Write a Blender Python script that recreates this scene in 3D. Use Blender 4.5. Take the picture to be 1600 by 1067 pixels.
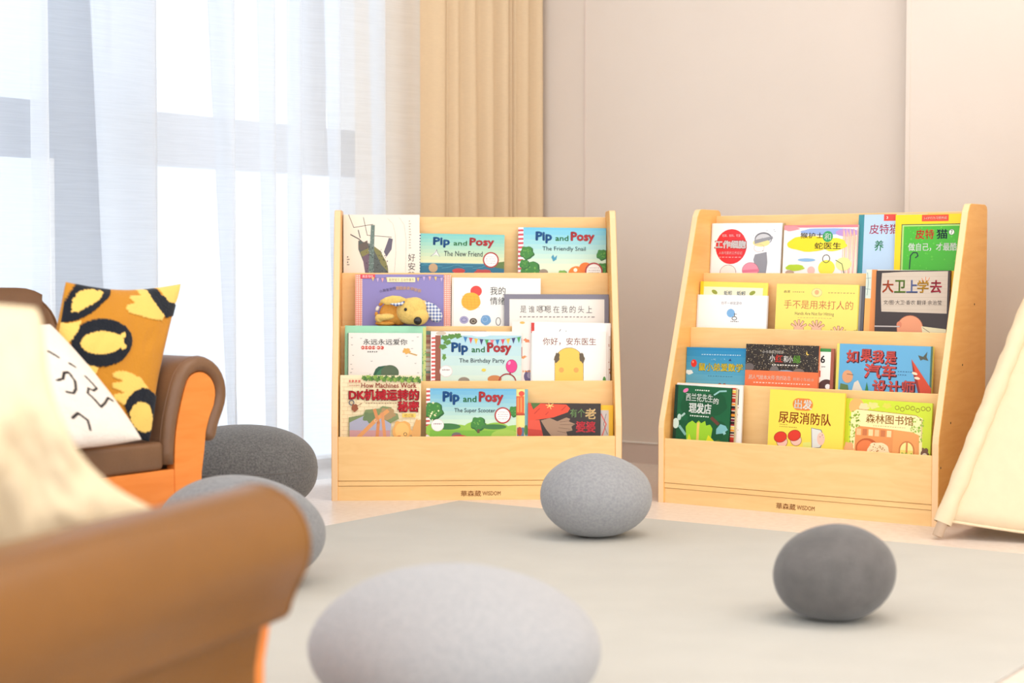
import bpy, bmesh, math, random
from mathutils import Vector, Matrix, noise
from math import sin, cos, pi, radians
random.seed(7)
for o in list(bpy.data.objects): bpy.data.objects.remove(o)
C = bpy.context.scene.collection
sc = bpy.context.scene

# ------------------------------------------------------------------ camera, world, light, exposure
cd = bpy.data.cameras.new('camera'); cam = bpy.data.objects.new('camera', cd); C.objects.link(cam)
cam.location = (0, 0, .6449); cam.rotation_euler = (pi/2 - .0434, 0, 0)
cd.sensor_width = 36; cd.lens = 61.04; cd.clip_start = .05; cd.clip_end = 200
cd.dof.use_dof = True; cd.dof.focus_distance = 4.55; cd.dof.aperture_fstop = 3.0
sc.camera = cam
W = bpy.data.worlds.new('daylight'); sc.world = W; W.use_nodes = True
bg = W.node_tree.nodes['Background']; bg.inputs[0].default_value = (.93, .965, 1, 1); bg.inputs[1].default_value = 1.5
sc.view_settings.view_transform = 'Standard'; sc.view_settings.look = 'None'
sc.view_settings.gamma = 1; sc.view_settings.use_curve_mapping = False
sc.view_settings.exposure = 0.68
E1 = Vector((.816, -.578, 0)); E2 = Vector((-.578, -.816, 0))   # along the back wall, along the window wall
RA = math.atan2(-.578, .816)
def R(p, q, z=0): return E1*p + E2*q + Vector((0, 0, z))
def area(name, loc, size, power, col, target, sy=None):
    l = bpy.data.lights.new(name, 'AREA'); l.energy = power; l.size = size; l.color = col
    if sy: l.shape = 'RECTANGLE'; l.size_y = sy
    o = bpy.data.objects.new(name, l); C.objects.link(o); o.location = loc
    o.rotation_euler = (Vector(target) - Vector(loc)).to_track_quat('-Z', 'Y').to_euler(); return o
for lp, lq, lw in ((-1.2, -3.3, 15), (.9, -3.3, 17), (-1.0, .2, 12), (1.2, .2, 12)):
    area('added_ceiling_fill', R(lp, lq, 2.93), 1.2, lw, (1, .92, .83), R(lp, lq, 0))  # unseen lights added as warm fill for the room, no fixtures modelled

# ------------------------------------------------------------------ helpers
def lin(c):
    return tuple(((v/255)/12.92 if v/255 <= .04045 else ((v/255+.055)/1.055)**2.4) for v in c[:3])
def mat(name, rgb, rough=.6, spec=.3, noise_amt=0, scale=30, bump=0, bscale=None, rgb2=None, metal=0, stretch=None, sheen=0, coat=0, detail=6):
    m = bpy.data.materials.new(name); m.use_nodes = True; nt = m.node_tree; b = nt.nodes['Principled BSDF']
    c = lin(rgb); b.inputs['Base Color'].default_value = (*c, 1); b.inputs['Roughness'].default_value = rough
    b.inputs['Specular IOR Level'].default_value = spec; b.inputs['Metallic'].default_value = metal
    b.inputs['Sheen Weight'].default_value = sheen; b.inputs['Coat Weight'].default_value = coat
    tc = nt.nodes.new('ShaderNodeTexCoord'); mp = nt.nodes.new('ShaderNodeMapping')
    nt.links.new(tc.outputs['Object'], mp.inputs[0])
    if stretch: mp.inputs['Scale'].default_value = stretch
    if noise_amt or rgb2:
        n = nt.nodes.new('ShaderNodeTexNoise'); n.inputs['Scale'].default_value = scale; n.inputs['Detail'].default_value = detail
        nt.links.new(mp.outputs[0], n.inputs['Vector'])
        r = nt.nodes.new('ShaderNodeValToRGB'); nt.links.new(n.outputs[0], r.inputs[0])
        r.color_ramp.elements[0].position = .35; r.color_ramp.elements[1].position = .65
        c2 = lin(rgb2) if rgb2 else tuple(v*(1-noise_amt) for v in c)
        r.color_ramp.elements[0].color = (*c2, 1); r.color_ramp.elements[1].color = (*c, 1)
        nt.links.new(r.outputs[0], b.inputs['Base Color'])
    if bump:
        n2 = nt.nodes.new('ShaderNodeTexNoise'); n2.inputs['Scale'].default_value = bscale or scale; n2.inputs['Detail'].default_value = 4
        nt.links.new(mp.outputs[0], n2.inputs['Vector'])
        bp = nt.nodes.new('ShaderNodeBump'); bp.inputs['Strength'].default_value = bump; bp.inputs['Distance'].default_value = .004
        nt.links.new(n2.outputs[0], bp.inputs['Height']); nt.links.new(bp.outputs[0], b.inputs['Normal'])
    return m
def attr_mat(name, rough=.45, spec=.35, bump=0, bscale=200, sheen=0):
    m = mat(name, (255, 255, 255), rough, spec, bump=bump, bscale=bscale, sheen=sheen); nt = m.node_tree
    a = nt.nodes.new('ShaderNodeVertexColor'); a.layer_name = 'Col'
    nt.links.new(a.outputs[0], nt.nodes['Principled BSDF'].inputs['Base Color']); return m
def link(name, me, parent=None, smooth=False):
    o = bpy.data.objects.new(name, me); C.objects.link(o)
    if parent: o.parent = parent
    if smooth:
        for p in me.polygons: p.use_smooth = True
    return o
def obj(name, bm, mats, parent=None, smooth=False):
    bmesh.ops.recalc_face_normals(bm, faces=bm.faces[:])
    me = bpy.data.meshes.new(name); bm.to_mesh(me); bm.free()
    for m in (mats if isinstance(mats, (list, tuple)) else [mats]): me.materials.append(m)
    return link(name, me, parent, smooth)
def tag(o, label=None, cat=None, group=None, kind=None):
    if label: o['label'] = label
    if cat: o['category'] = cat
    if group: o['group'] = group
    if kind: o['kind'] = kind
    return o
def empty(name, label, cat, loc=(0, 0, 0), rz=0, group=None):
    o = bpy.data.objects.new(name, None); C.objects.link(o); o.location = loc; o.rotation_euler = (0, 0, rz)
    o.empty_display_size = .1
    return tag(o, label, cat, group)
def box(bm, x0, x1, y0, y1, z0, z1, mi=0):
    v = [bm.verts.new((x, y, z)) for x in (x0, x1) for y in (y0, y1) for z in (z0, z1)]
    for f in ((0, 1, 3, 2), (4, 6, 7, 5), (0, 4, 5, 1), (2, 3, 7, 6), (0, 2, 6, 4), (1, 5, 7, 3)):
        bm.faces.new([v[i] for i in f]).material_index = mi
def bevel(bm, w, seg=2, edges=None):
    bmesh.ops.bevel(bm, geom=edges or bm.edges[:], offset=w, segments=seg, profile=.5, affect='EDGES')
def rbox(x0, x1, y0, y1, z0, z1, w=.002, seg=2):
    bm = bmesh.new(); box(bm, x0, x1, y0, y1, z0, z1); bevel(bm, w, seg); return bm
def prism(pts, a, b, axis='y', bm=None, mi=0):
    """closed 2D outline (s, z) extruded from a to b along x or y"""
    bm = bm or bmesh.new()
    P = (lambda s, t, z: (s, t, z)) if axis == 'y' else (lambda s, t, z: (t, s, z))
    A = [bm.verts.new(P(s, a, z)) for s, z in pts]; B = [bm.verts.new(P(s, b, z)) for s, z in pts]
    bm.faces.new(A).material_index = mi; bm.faces.new(B[::-1]).material_index = mi
    n = len(pts)
    for i in range(n): bm.faces.new((A[i], B[i], B[(i+1) % n], A[(i+1) % n])).material_index = mi
    return bm
def tube(bm, pts, r, n=10, cap=True):
    pts = [Vector(p) for p in pts]; rings = []
    rr = r if isinstance(r, (list, tuple)) else [r]*len(pts)
    for i, p in enumerate(pts):
        t = (pts[min(i+1, len(pts)-1)] - pts[max(i-1, 0)]).normalized()
        u = t.orthogonal().normalized() if i == 0 else (u - t*u.dot(t)).normalized()
        w = t.cross(u)
        rings.append([bm.verts.new(p + (u*cos(2*pi*k/n) + w*sin(2*pi*k/n))*rr[i]) for k in range(n)])
    for a, b in zip(rings, rings[1:]):
        for k in range(n): bm.faces.new((a[k], a[(k+1) % n], b[(k+1) % n], b[k]))
    if cap: bm.faces.new(rings[0][::-1]); bm.faces.new(rings[-1])
    return bm
def ellipsoid(bm, c, r, rot=None, seg=24, rings=16):
    M = Matrix.Translation(c) @ (rot.to_4x4() if rot else Matrix()) @ Matrix.Diagonal((*r, 1))
    bmesh.ops.create_uvsphere(bm, u_segments=seg, v_segments=rings, radius=1, matrix=M); return bm
def fuse(name, bm, voxel, mats, parent, smooth_it=6):
    """join the overlapping pieces of a bmesh into one continuous skin"""
    me = bpy.data.meshes.new('tmp'); bm.to_mesh(me); bm.free(); o = bpy.data.objects.new('tmp', me); C.objects.link(o)
    r = o.modifiers.new('r', 'REMESH'); r.mode = 'VOXEL'; r.voxel_size = voxel
    s = o.modifiers.new('s', 'SMOOTH'); s.iterations = smooth_it; s.factor = .5
    bpy.context.view_layer.update()
    dg = bpy.context.evaluated_depsgraph_get(); m2 = bpy.data.meshes.new_from_object(o.evaluated_get(dg))
    bpy.data.objects.remove(o); m2.name = name; m2.materials.clear()
    for m in (mats if isinstance(mats, (list, tuple)) else [mats]): m2.materials.append(m)
    return link(name, m2, parent, True)
def struct(name, bm, m, parent=None): return tag(obj(name, bm, m, parent), kind='structure')

# ------------------------------------------------------------------ materials
def wood(name, a, b, rough=.42):
    m = mat(name, a, rough, .35, rgb2=b, scale=3.2, stretch=(2.2, 2.2, 14), detail=9)
    nt = m.node_tree; bs = nt.nodes['Principled BSDF']; bs.inputs['Coat Weight'].default_value = .12
    n = [x for x in nt.nodes if x.type == 'TEX_NOISE'][0]; n.inputs['Distortion'].default_value = 1.2
    return m
M_front = wood('maple_veneer', (248, 206, 143), (243, 198, 134))
M_side = wood('maple_side_veneer', (246, 188, 110), (240, 178, 100))
M_edge = mat('maple_edge_band', (249, 208, 160), .45)
M_wall = mat('painted_wall', (224, 211, 199), .75, .2, noise_amt=.02, scale=4, bump=.05, bscale=160)
M_wall2 = mat('painted_wall_light', (229, 216, 204), .75, .2, noise_amt=.02, scale=4, bump=.05, bscale=160)
M_base = mat('painted_baseboard', (216, 200, 190), .5)
M_white = mat('white_trim', (240, 236, 230), .4)
M_floor = mat('pale_vinyl_floor', (232, 218, 206), .33, .4, rgb2=(222, 206, 193), scale=55, detail=8)
M_rug = mat('sage_play_mat', (194, 191, 183), .8, .15, noise_amt=.04, scale=7, bump=.1, bscale=300)
M_frame = mat('aluminium_with_glare', (222, 224, 230), .45, .4)  # lightened: window glare over the right-hand transom is put into this colour
M_frame2 = mat('column_and_low_glare_transom', (84, 100, 128), .7, .2)  # column and left transom, darkened to put the weaker glare into the colour
M_leather = mat('brown_leather', (124, 90, 64), .38, .4, noise_amt=.06, scale=18, bump=.12, bscale=260)
M_leather_tan = mat('tan_leather', (130, 82, 20), .38, .45, noise_amt=.06, scale=14, bump=.1, bscale=200)
M_orange = wood('orange_laminate', (246, 146, 66), (240, 137, 56))
M_black = mat('black_plastic', (30, 26, 24), .25, .5)
M_pole = mat('pale_dowel', (222, 196, 170), .5)
M_canvas = mat('cream_canvas', (232, 210, 176), .85, .1, noise_amt=.03, scale=40, bump=.25, bscale=24)
def felt(name, a, b, s=95):
    return mat(name, a, .95, .05, rgb2=b, scale=s, bump=.35, bscale=240, sheen=.25, detail=10)
M_felt_pale = felt('pale_grey_felt', (176, 175, 176), (163, 163, 166), 160)
M_felt_ash = felt('ash_grey_felt', (160, 160, 161), (147, 147, 150), 160)
M_felt_mid = felt('mid_grey_felt', (142, 142, 143), (126, 127, 130), 120)
M_felt_dark = felt('charcoal_felt', (108, 104, 102), (98, 95, 93), 30)
M_felt_char = felt('heather_charcoal_felt', (116, 114, 112), (92, 91, 91), 200)
M_sheet = mat('book_pages', (242, 236, 224), .8, .1)
M_print = attr_mat('printed_cover', .34, .4)
M_tuft = attr_mat('tufted_velvet', .9, .08, bump=.5, bscale=180, sheen=.15)
M_boucle = attr_mat('boucle_fleece', .95, .05, bump=.5, bscale=160)
M_cream = mat('cream_fleece', (238, 219, 184), .95, .05, noise_amt=.04, scale=9, bump=.5, bscale=60)
M_logo = mat('brown_logo_print', (158, 92, 40), .5)

def sheer_mat():
    m = bpy.data.materials.new('sheer_voile'); m.use_nodes = True; nt = m.node_tree; nt.nodes.clear()
    out = nt.nodes.new('ShaderNodeOutputMaterial'); mix = nt.nodes.new('ShaderNodeMixShader')
    tr = nt.nodes.new('ShaderNodeBsdfTransparent'); tl = nt.nodes.new('ShaderNodeBsdfTranslucent'); df = nt.nodes.new('ShaderNodeBsdfDiffuse')
    m2 = nt.nodes.new('ShaderNodeMixShader'); m2.inputs[0].default_value = .35
    tl.inputs[0].default_value = (.90, .93, .96, 1); df.inputs[0].default_value = (.88, .90, .93, 1); tr.inputs[0].default_value = (.97, .985, 1, 1)
    nt.links.new(tl.outputs[0], m2.inputs[1]); nt.links.new(df.outputs[0], m2.inputs[2])
    # thread density: the cloth closes up where it turns edge-on, fine horizontal slubs
    lw = nt.nodes.new('ShaderNodeLayerWeight'); lw.inputs[0].default_value = .35
    tc = nt.nodes.new('ShaderNodeTexCoord'); mp = nt.nodes.new('ShaderNodeMapping'); mp.inputs['Scale'].default_value = (6, 6, 190)
    n = nt.nodes.new('ShaderNodeTexNoise'); n.inputs['Scale'].default_value = 1.6; n.inputs['Detail'].default_value = 3
    nt.links.new(tc.outputs['Object'], mp.inputs[0]); nt.links.new(mp.outputs[0], n.inputs['Vector'])
    ma = nt.nodes.new('ShaderNodeMath'); ma.operation = 'MULTIPLY_ADD'; ma.inputs[1].default_value = .5; ma.inputs[2].default_value = .50
    nt.links.new(lw.outputs['Facing'], ma.inputs[0])
    mb = nt.nodes.new('ShaderNodeMath'); mb.operation = 'MULTIPLY_ADD'; mb.inputs[1].default_value = .14
    nt.links.new(n.outputs[0], mb.inputs[0]); nt.links.new(ma.outputs[0], mb.inputs[2])
    nt.links.new(mb.outputs[0], mix.inputs[0]); nt.links.new(tr.outputs[0], mix.inputs[1]); nt.links.new(m2.outputs[0], mix.inputs[2])
    nt.links.new(mix.outputs[0], out.inputs[0]); return m
M_sheer = sheer_mat()
def drape_mat():
    m = mat('linen_drape', (235, 209, 173), .9, .1, noise_amt=.05, scale=1.5, stretch=(40, 40, 300), bump=.1, bscale=3)
    nt = m.node_tree; b = nt.nodes['Principled BSDF']; out = nt.nodes['Material Output']
    tl = nt.nodes.new('ShaderNodeBsdfTranslucent'); tl.inputs[0].default_value = (*lin((236, 208, 165)), 1)
    mx = nt.nodes.new('ShaderNodeMixShader'); mx.inputs[0].default_value = .18
    nt.links.new(b.outputs[0], mx.inputs[1]); nt.links.new(tl.outputs[0], mx.inputs[2]); nt.links.new(mx.outputs[0], out.inputs[0])
    return m
M_drape = drape_mat()
def glass_mat():
    m = bpy.data.materials.new('window_glass'); m.use_nodes = True; nt = m.node_tree; nt.nodes.clear()
    out = nt.nodes.new('ShaderNodeOutputMaterial'); mix = nt.nodes.new('ShaderNodeMixShader'); mix.inputs[0].default_value = .05
    tr = nt.nodes.new('ShaderNodeBsdfTransparent'); tr.inputs[0].default_value = (.96, .985, 1, 1)
    gl = nt.nodes.new('ShaderNodeBsdfGlossy'); gl.inputs['Roughness'].default_value = .02
    nt.links.new(tr.outputs[0], mix.inputs[1]); nt.links.new(gl.outputs[0], mix.inputs[2]); nt.links.new(mix.outputs[0], out.inputs[0]); return m
M_glass = glass_mat()

# ------------------------------------------------------------------ the room (built in p, q, z and turned into place)
def rb(p0, p1, q0, q1, z0, z1, bm=None):
    bm = bm or bmesh.new()
    v = [bm.verts.new(R(p, q, z)) for p in (p0, p1) for q in (q0, q1) for z in (z0, z1)]
    for f in ((0, 1, 3, 2), (4, 6, 7, 5), (0, 4, 5, 1), (2, 3, 7, 6), (0, 2, 6, 4), (1, 5, 7, 3)): bm.faces.new([v[i] for i in f])
    return bm
struct('floor', rb(-3.95, 3.2, -5.1, 2.0, -.1, 0), M_floor)
struct('ceiling', rb(-3.95, 3.2, -5.1, 2.0, 3.0, 3.1), M_white)
struct('wall_back', rb(-3.9, -1.985, -5.07, -4.87, 0, 3), M_wall)
struct('wall_right', rb(-1.985, 3.2, -5.07, -4.80, 0, 3), M_wall2)      # the part of the wall that steps forward
struct('trim_1', rb(-1.997, -1.984, -4.88, -4.798, 0, 3), M_wall2)      # its corner bead
struct('trim_2', rb(-3.155, -3.150, -4.872, -4.867, .07, 3), M_base)    # panel joint
def baseb(p0, p1, q, name):
    bm = rb(p0, p1, q-.001, q+.010, 0, .066); struct(name, bm, M_base)
baseb(-3.70, -1.999, -4.87, 'baseboard_back'); baseb(-1.98, 3.2, -4.80, 'baseboard_right')
struct('trim_3', rb(-3.70, -1.999, -4.871, -4.857, .066, .070), M_white)
struct('trim_4', rb(-1.98, 3.2, -4.801, -4.787, .066, .070), M_white)
bm = rb(-3.86, -3.66, -5.07, -4.45, 0, 3); rb(-3.86, -3.66, -4.45, 2.0, 2.85, 3, bm)
struct('wall_left', bm, M_wall)
# the window: column, transom, mullions, thin frame bars, panes
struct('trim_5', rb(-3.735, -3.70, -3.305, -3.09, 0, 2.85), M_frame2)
w1 = struct('window_1', rb(-3.74, -3.68, -4.352, -3.305, .932, 1.082), M_frame)  # right part of the transom, its pale colour carries the glare
def wbar(q0, q1, z0, z1, nm='window_frame', m=M_frame): return struct(nm, rb(-3.735, -3.685, q0, q1, z0, z1), m, w1)
wbar(-4.181, -4.067, 1.082, 2.85); wbar(-3.088, -3.076, .03, .932, m=M_white); wbar(-4.45, -4.42, 0, 2.85, m=M_white); wbar(-4.45, 1.9, 0, .03, m=M_white)
wbar(-3.09, 1.9, .932, 1.082, 'transom', M_frame2)  # same transom left of the column, coloured darker for the weaker glare
wbar(-2.0, -1.92, 0, 2.85); wbar(-.6, -.52, 0, 2.85)
for q0, q1, z0, z1 in ((-4.42, -3.305, .03, .932), (-4.42, -3.305, 1.082, 2.85), (-3.09, 1.9, .03, .932), (-3.09, 1.9, 1.082, 2.85)):
    struct('window_glass', rb(-3.714, -3.710, q0, q1, z0, z1), M_glass, w1)

# the pale buildings across the way
M_out = mat('pale_facade', (186, 193, 205), .9, .1); M_out2 = mat('white_facade', (230, 234, 242), .9, .1)
bm = rb(-10.5, -9.0, -7.85, 1.0, -4, 9); struct('exterior_building', bm, M_out)
bm = rb(-10.5, -9.0, -12.5, -8.3, -4, 1.95); struct('exterior_building', bm, M_out2)

# sheer: an S-folded cloth; each entry of FOLDS is a pleat that doubles back between two places along the window
def cloth(path, zs, m, name, label, cat, thick=0):
    bm = bmesh.new(); grid = []
    for z in zs: grid.append([bm.verts.new(R(p, q, z)) for q, p in path(z)])
    for a, b in zip(grid, grid[1:]):
        for i in range(len(a)-1): bm.faces.new((a[i], a[i+1], b[i+1], b[i]))
    me = bpy.data.meshes.new(name); bm.to_mesh(me); bm.free(); me.materials.append(m); o = link(name, me, None, True)
    if thick:
        s = o.modifiers.new('cloth_thickness', 'SOLIDIFY'); s.thickness = thick
    return tag(o, label, cat)
def smoothpath(pts, n=7):
    out = []
    for i in range(len(pts)-1):
        p0, p1, p2, p3 = pts[max(i-1, 0)], pts[i], pts[i+1], pts[min(i+2, len(pts)-1)]
        for k in range(n):
            t = k/n
            out.append(tuple(.5*((2*p1[j]) + (-p0[j]+p2[j])*t + (2*p0[j]-5*p1[j]+4*p2[j]-p3[j])*t*t + (-p0[j]+3*p1[j]-3*p2[j]+p3[j])*t**3) for j in (0, 1)))
    out.append(pts[-1]); return out
SH = [(a*.985, b*.985, c) for a, b, c in ((-2.850, -2.880, .00), (-3.060, -3.232, .04), (-3.476, -3.534, .05), (-3.665, -3.700, .02), (-3.785, -3.812, .0), (-3.957, -3.984, .03), (-4.165, -4.195, .02))]
def sheer_path(z):
    pts = [(-1.6, -3.42)]; q = -1.6
    for q1 in (-1.85, -2.1, -2.35, -2.6): pts.append((q1, -3.42 + .02*sin(q1*40)))
    for i, (a, b, s) in enumerate(SH):
        a2 = a - s*(1.2-z)*1.1; b2 = b
        gap = (pts[-1][0] + a2)/2
        pts.append((gap, -3.425 + .012*sin(i*2.1 + z*.7)))
        pts += [(a2+.01, -3.405), (b2+.006, -3.398), (b2, -3.410), (b2+.008, -3.418), (a2-.004, -3.424), (a2, -3.434), (a2-.008, -3.440), (b2-.01, -3.436)]
    pts += [(-4.25, -3.425), (-4.29, -3.415), (-4.327, -3.420)]
    return smoothpath(pts, 4)
cloth(sheer_path, [.012 + i*2.8/28 for i in range(29)], M_sheer, 'sheer_curtain', 'white sheer curtain hanging in soft pleats across the window', 'curtain')
DQ = [-4.15, -4.245, -4.325, -4.502, -4.564, -4.652, -4.75, -4.836, -4.877, -4.958, -5.045]
rnd = random.Random(3)
DA = [(rnd.uniform(-.006, .006), rnd.uniform(.8, 1.2)) for _ in DQ]
def drape_path(z):
    N_ = len(DQ)-1
    base = lambda q: -3.50 + .175*(-4.15-q)/(5.037-4.15)      # bunched: the cloth comes forward towards the corner
    f = lambda q: q*base(q)/-3.463
    pts = [(f(-4.15)+.02, -3.56)]
    for i in range(N_):
        a, b = f(DQ[i]), f(DQ[i+1]); bs = base(DQ[i])
        a += DA[i][0]*(z-1); b += DA[i+1][0]*(z-1); w = a-b; dd = min(.075, .03+w*.7)
        # each pleat: bulges to the room, then tucks sharply in
        pts += [(a-.10*w, bs+dd*.25-.035), (a-.28*w, bs+dd*.62*DA[i][1]-.035), (a-.48*w, bs+dd*.60-.035), (a-.72*w, bs+dd*.95-.035), (b+.02*w, bs+dd*1.05-.035), (b-.02*w, bs+dd*.85-.035), (b+.10*w, bs+dd*.2-.05), (b+.05*w, bs-.060)]
    return smoothpath(pts, 3)
cloth(drape_path, [.012 + i*2.8/12 for i in range(13)], M_drape, 'linen_drape', 'cream linen drape drawn together in the corner behind the bookshelf', 'curtain')

# play mat
bm = bmesh.new(); cA = Vector((-.145, 4.715, 0)); ra = -.6
u1 = Vector((cos(ra), sin(ra), 0)); u2 = Vector((sin(ra), -cos(ra), 0))
tp = []
for u, w in ((0, 0), (1.90, 0), (1.90, 2.9), (0, 2.9)): tp.append(cA + u1*u + u2*w)
A = [bm.verts.new(v+Vector((0, 0, .0005))) for v in tp]; B = [bm.verts.new(v+Vector((0, 0, .006))) for v in tp]
bm.faces.new(A); bm.faces.new(B)
for i in range(4): bm.faces.new((A[i], A[(i+1) % 4], B[(i+1) % 4], B[i]))
bevel(bm, .002, 2)
tag(obj('play_rug', bm, M_rug), 'large flat grey-green play rug spread on the floor before the bookshelves', 'rug')

# ------------------------------------------------------------------ lettering and printed artwork
_tc = {}
def glyphs(s, bold=0):
    """outlines of a line of text as flat polygons in a unit box"""
    k = (s, bold)
    if k not in _tc:
        c = bpy.data.curves.new('t', 'FONT'); c.body = s; c.offset = bold; c.resolution_u = 2; c.fill_mode = 'FRONT'
        o = bpy.data.objects.new('t', c); C.objects.link(o); bpy.context.view_layer.update()
        me = bpy.data.meshes.new_from_object(o.evaluated_get(bpy.context.evaluated_depsgraph_get()))
        xs = [v.co.x for v in me.vertices]; ys = [v.co.y for v in me.vertices]
        x0, x1, y0, y1 = min(xs), max(xs), min(ys), max(ys)
        _tc[k] = [[((me.vertices[i].co.x-x0)/(x1-x0), (y1-me.vertices[i].co.y)/(y1-y0)) for i in p.vertices] for p in me.polygons]
        bpy.data.objects.remove(o); bpy.data.curves.remove(c); bpy.data.meshes.remove(me)
    return _tc[k]
def clip(poly, x0, y0, x1, y1):
    for ax, lim, sg in ((0, x0, 1), (0, x1, -1), (1, y0, 1), (1, y1, -1)):
        if all((p[ax]-lim)*sg >= 0 for p in poly): continue
        out = []
        for i, p in enumerate(poly):
            q = poly[(i+1) % len(poly)]; a = (p[ax]-lim)*sg; b = (q[ax]-lim)*sg
            if a >= 0: out.append(p)
            if (a > 0 > b) or (a < 0 < b):
                t = a/(a-b); out.append((p[0]+(q[0]-p[0])*t, p[1]+(q[1]-p[1])*t))
        poly = out
        if len(poly) < 3: return []
    return poly
class Art:
    """layers of flat ink; x to the right, y down, in the units of the drawing"""
    def __init__(s, w, h): s.w, s.h, s.L = w, h, []
    def poly(s, pts, c): s.L.append(([clip(list(pts), 0, 0, s.w, s.h)], c)); return s
    def rect(s, x0, y0, x1, y1, c): return s.poly([(x0, y0), (x1, y0), (x1, y1), (x0, y1)], c)
    def oval(s, x, y, rx, ry, c, a=0, n=28, wob=0, ph=0):
        P = []
        for i in range(n):
            t = 2*pi*i/n; k = 1 + wob*sin(5*t+ph) + wob*.6*sin(8*t+ph*2); X, Y = rx*k*cos(t), ry*k*sin(t)
            P.append((x+X*cos(a)-Y*sin(a), y+X*sin(a)+Y*cos(a)))
        return s.poly(P, c)
    def line(s, pts, w, c):
        polys = []
        for (ax, ay), (bx, by) in zip(pts, pts[1:]):
            d = math.hypot(bx-ax, by-ay) or 1; nx, ny = -(by-ay)/d*w/2, (bx-ax)/d*w/2; ex, ey = (bx-ax)/d*w*.3, (by-ay)/d*w*.3
            polys.append(clip([(ax+nx-ex, ay+ny-ey), (bx+nx+ex, by+ny+ey), (bx-nx+ex, by-ny+ey), (ax-nx-ex, ay-ny-ey)], 0, 0, s.w, s.h))
        s.L.append((polys, c)); return s
    def ring(s, x, y, rx, ry, w, c):
        return s.line([(x+rx*cos(2*pi*i/28), y+ry*sin(2*pi*i/28)) for i in range(29)], w, c)
    def text(s, t, x0, y0, x1, y1, c, bold=0, rot=0):
        P = []; cx, cy = (x0+x1)/2, (y0+y1)/2; r = abs(bold)*(y1-y0)*.75
        for i in (range(4 if bold < .06 else 8) if bold > .004 else (None,)):
          ox, oy = (0, 0) if i is None else (r*cos(pi/4+i*2*pi/(4 if bold < .06 else 8)), r*sin(pi/4+i*2*pi/(4 if bold < .06 else 8)))
          for g in glyphs(t):
            q = [(x0+(x1-x0)*a+ox, y0+(y1-y0)*b+oy) for a, b in g]
            if rot: q = [(cx+(a-cx)*cos(rot)-(b-cy)*sin(rot), cy+(a-cx)*sin(rot)+(b-cy)*cos(rot)) for a, b in q]
            P.append(clip(q, 0, 0, s.w, s.h))
        s.L.append((P, c)); return s
    def small(s, x0, x1, y, c, n=10, h=.9, seed=1):
        """a line of print too small to read"""
        r = random.Random(seed); x = x0; P = []
        while x < x1:
            w = r.uniform(.7, 1.5)*(x1-x0)/n*.5
            P.append(clip([(x, y-h/2), (x+w, y-h/2), (x+w, y+h/2*r.uniform(.3, 1)), (x, y+h/2)], 0, 0, s.w, s.h)); x += w + (x1-x0)/n*.35
        s.L.append((P, c)); return s
    def stripes(s, x0, x1, y0, y1, n, c):
        P = [clip([(x0, y0+(y1-y0)*(i+.5)/n), (x1, y0+(y1-y0)*(i+.45)/n), (x1, y0+(y1-y0)*(i+.95)/n), (x0, y0+(y1-y0)*(i+1)/n)], 0, 0, s.w, s.h) for i in range(n)]
        s.L.append((P, c)); return s
    def dots(s, n, x0, y0, x1, y1, r, c, seed=1):
        q = random.Random(seed); P = []
        for _ in range(n):
            x, y, k = q.uniform(x0, x1), q.uniform(y0, y1), r*q.uniform(.5, 1.3)
            P.append(clip([(x-k, y), (x, y-k), (x+k, y), (x, y+k)], 0, 0, s.w, s.h))
        s.L.append((P, c)); return s
    def put(s, bm, X, col, step=2.5e-5):
        """lay the ink on a surface: X(x, y, layer offset) gives the point"""
        d = step*2
        for polys, c in s.L:
            rgb = (*lin(c), 1)
            for P in polys:
                if len(P) < 3: continue
                try: f = bm.faces.new([bm.verts.new(X(a, b, d)) for a, b in P])
                except ValueError: continue
                for l in f.loops: l[col] = rgb
            d += step

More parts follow.
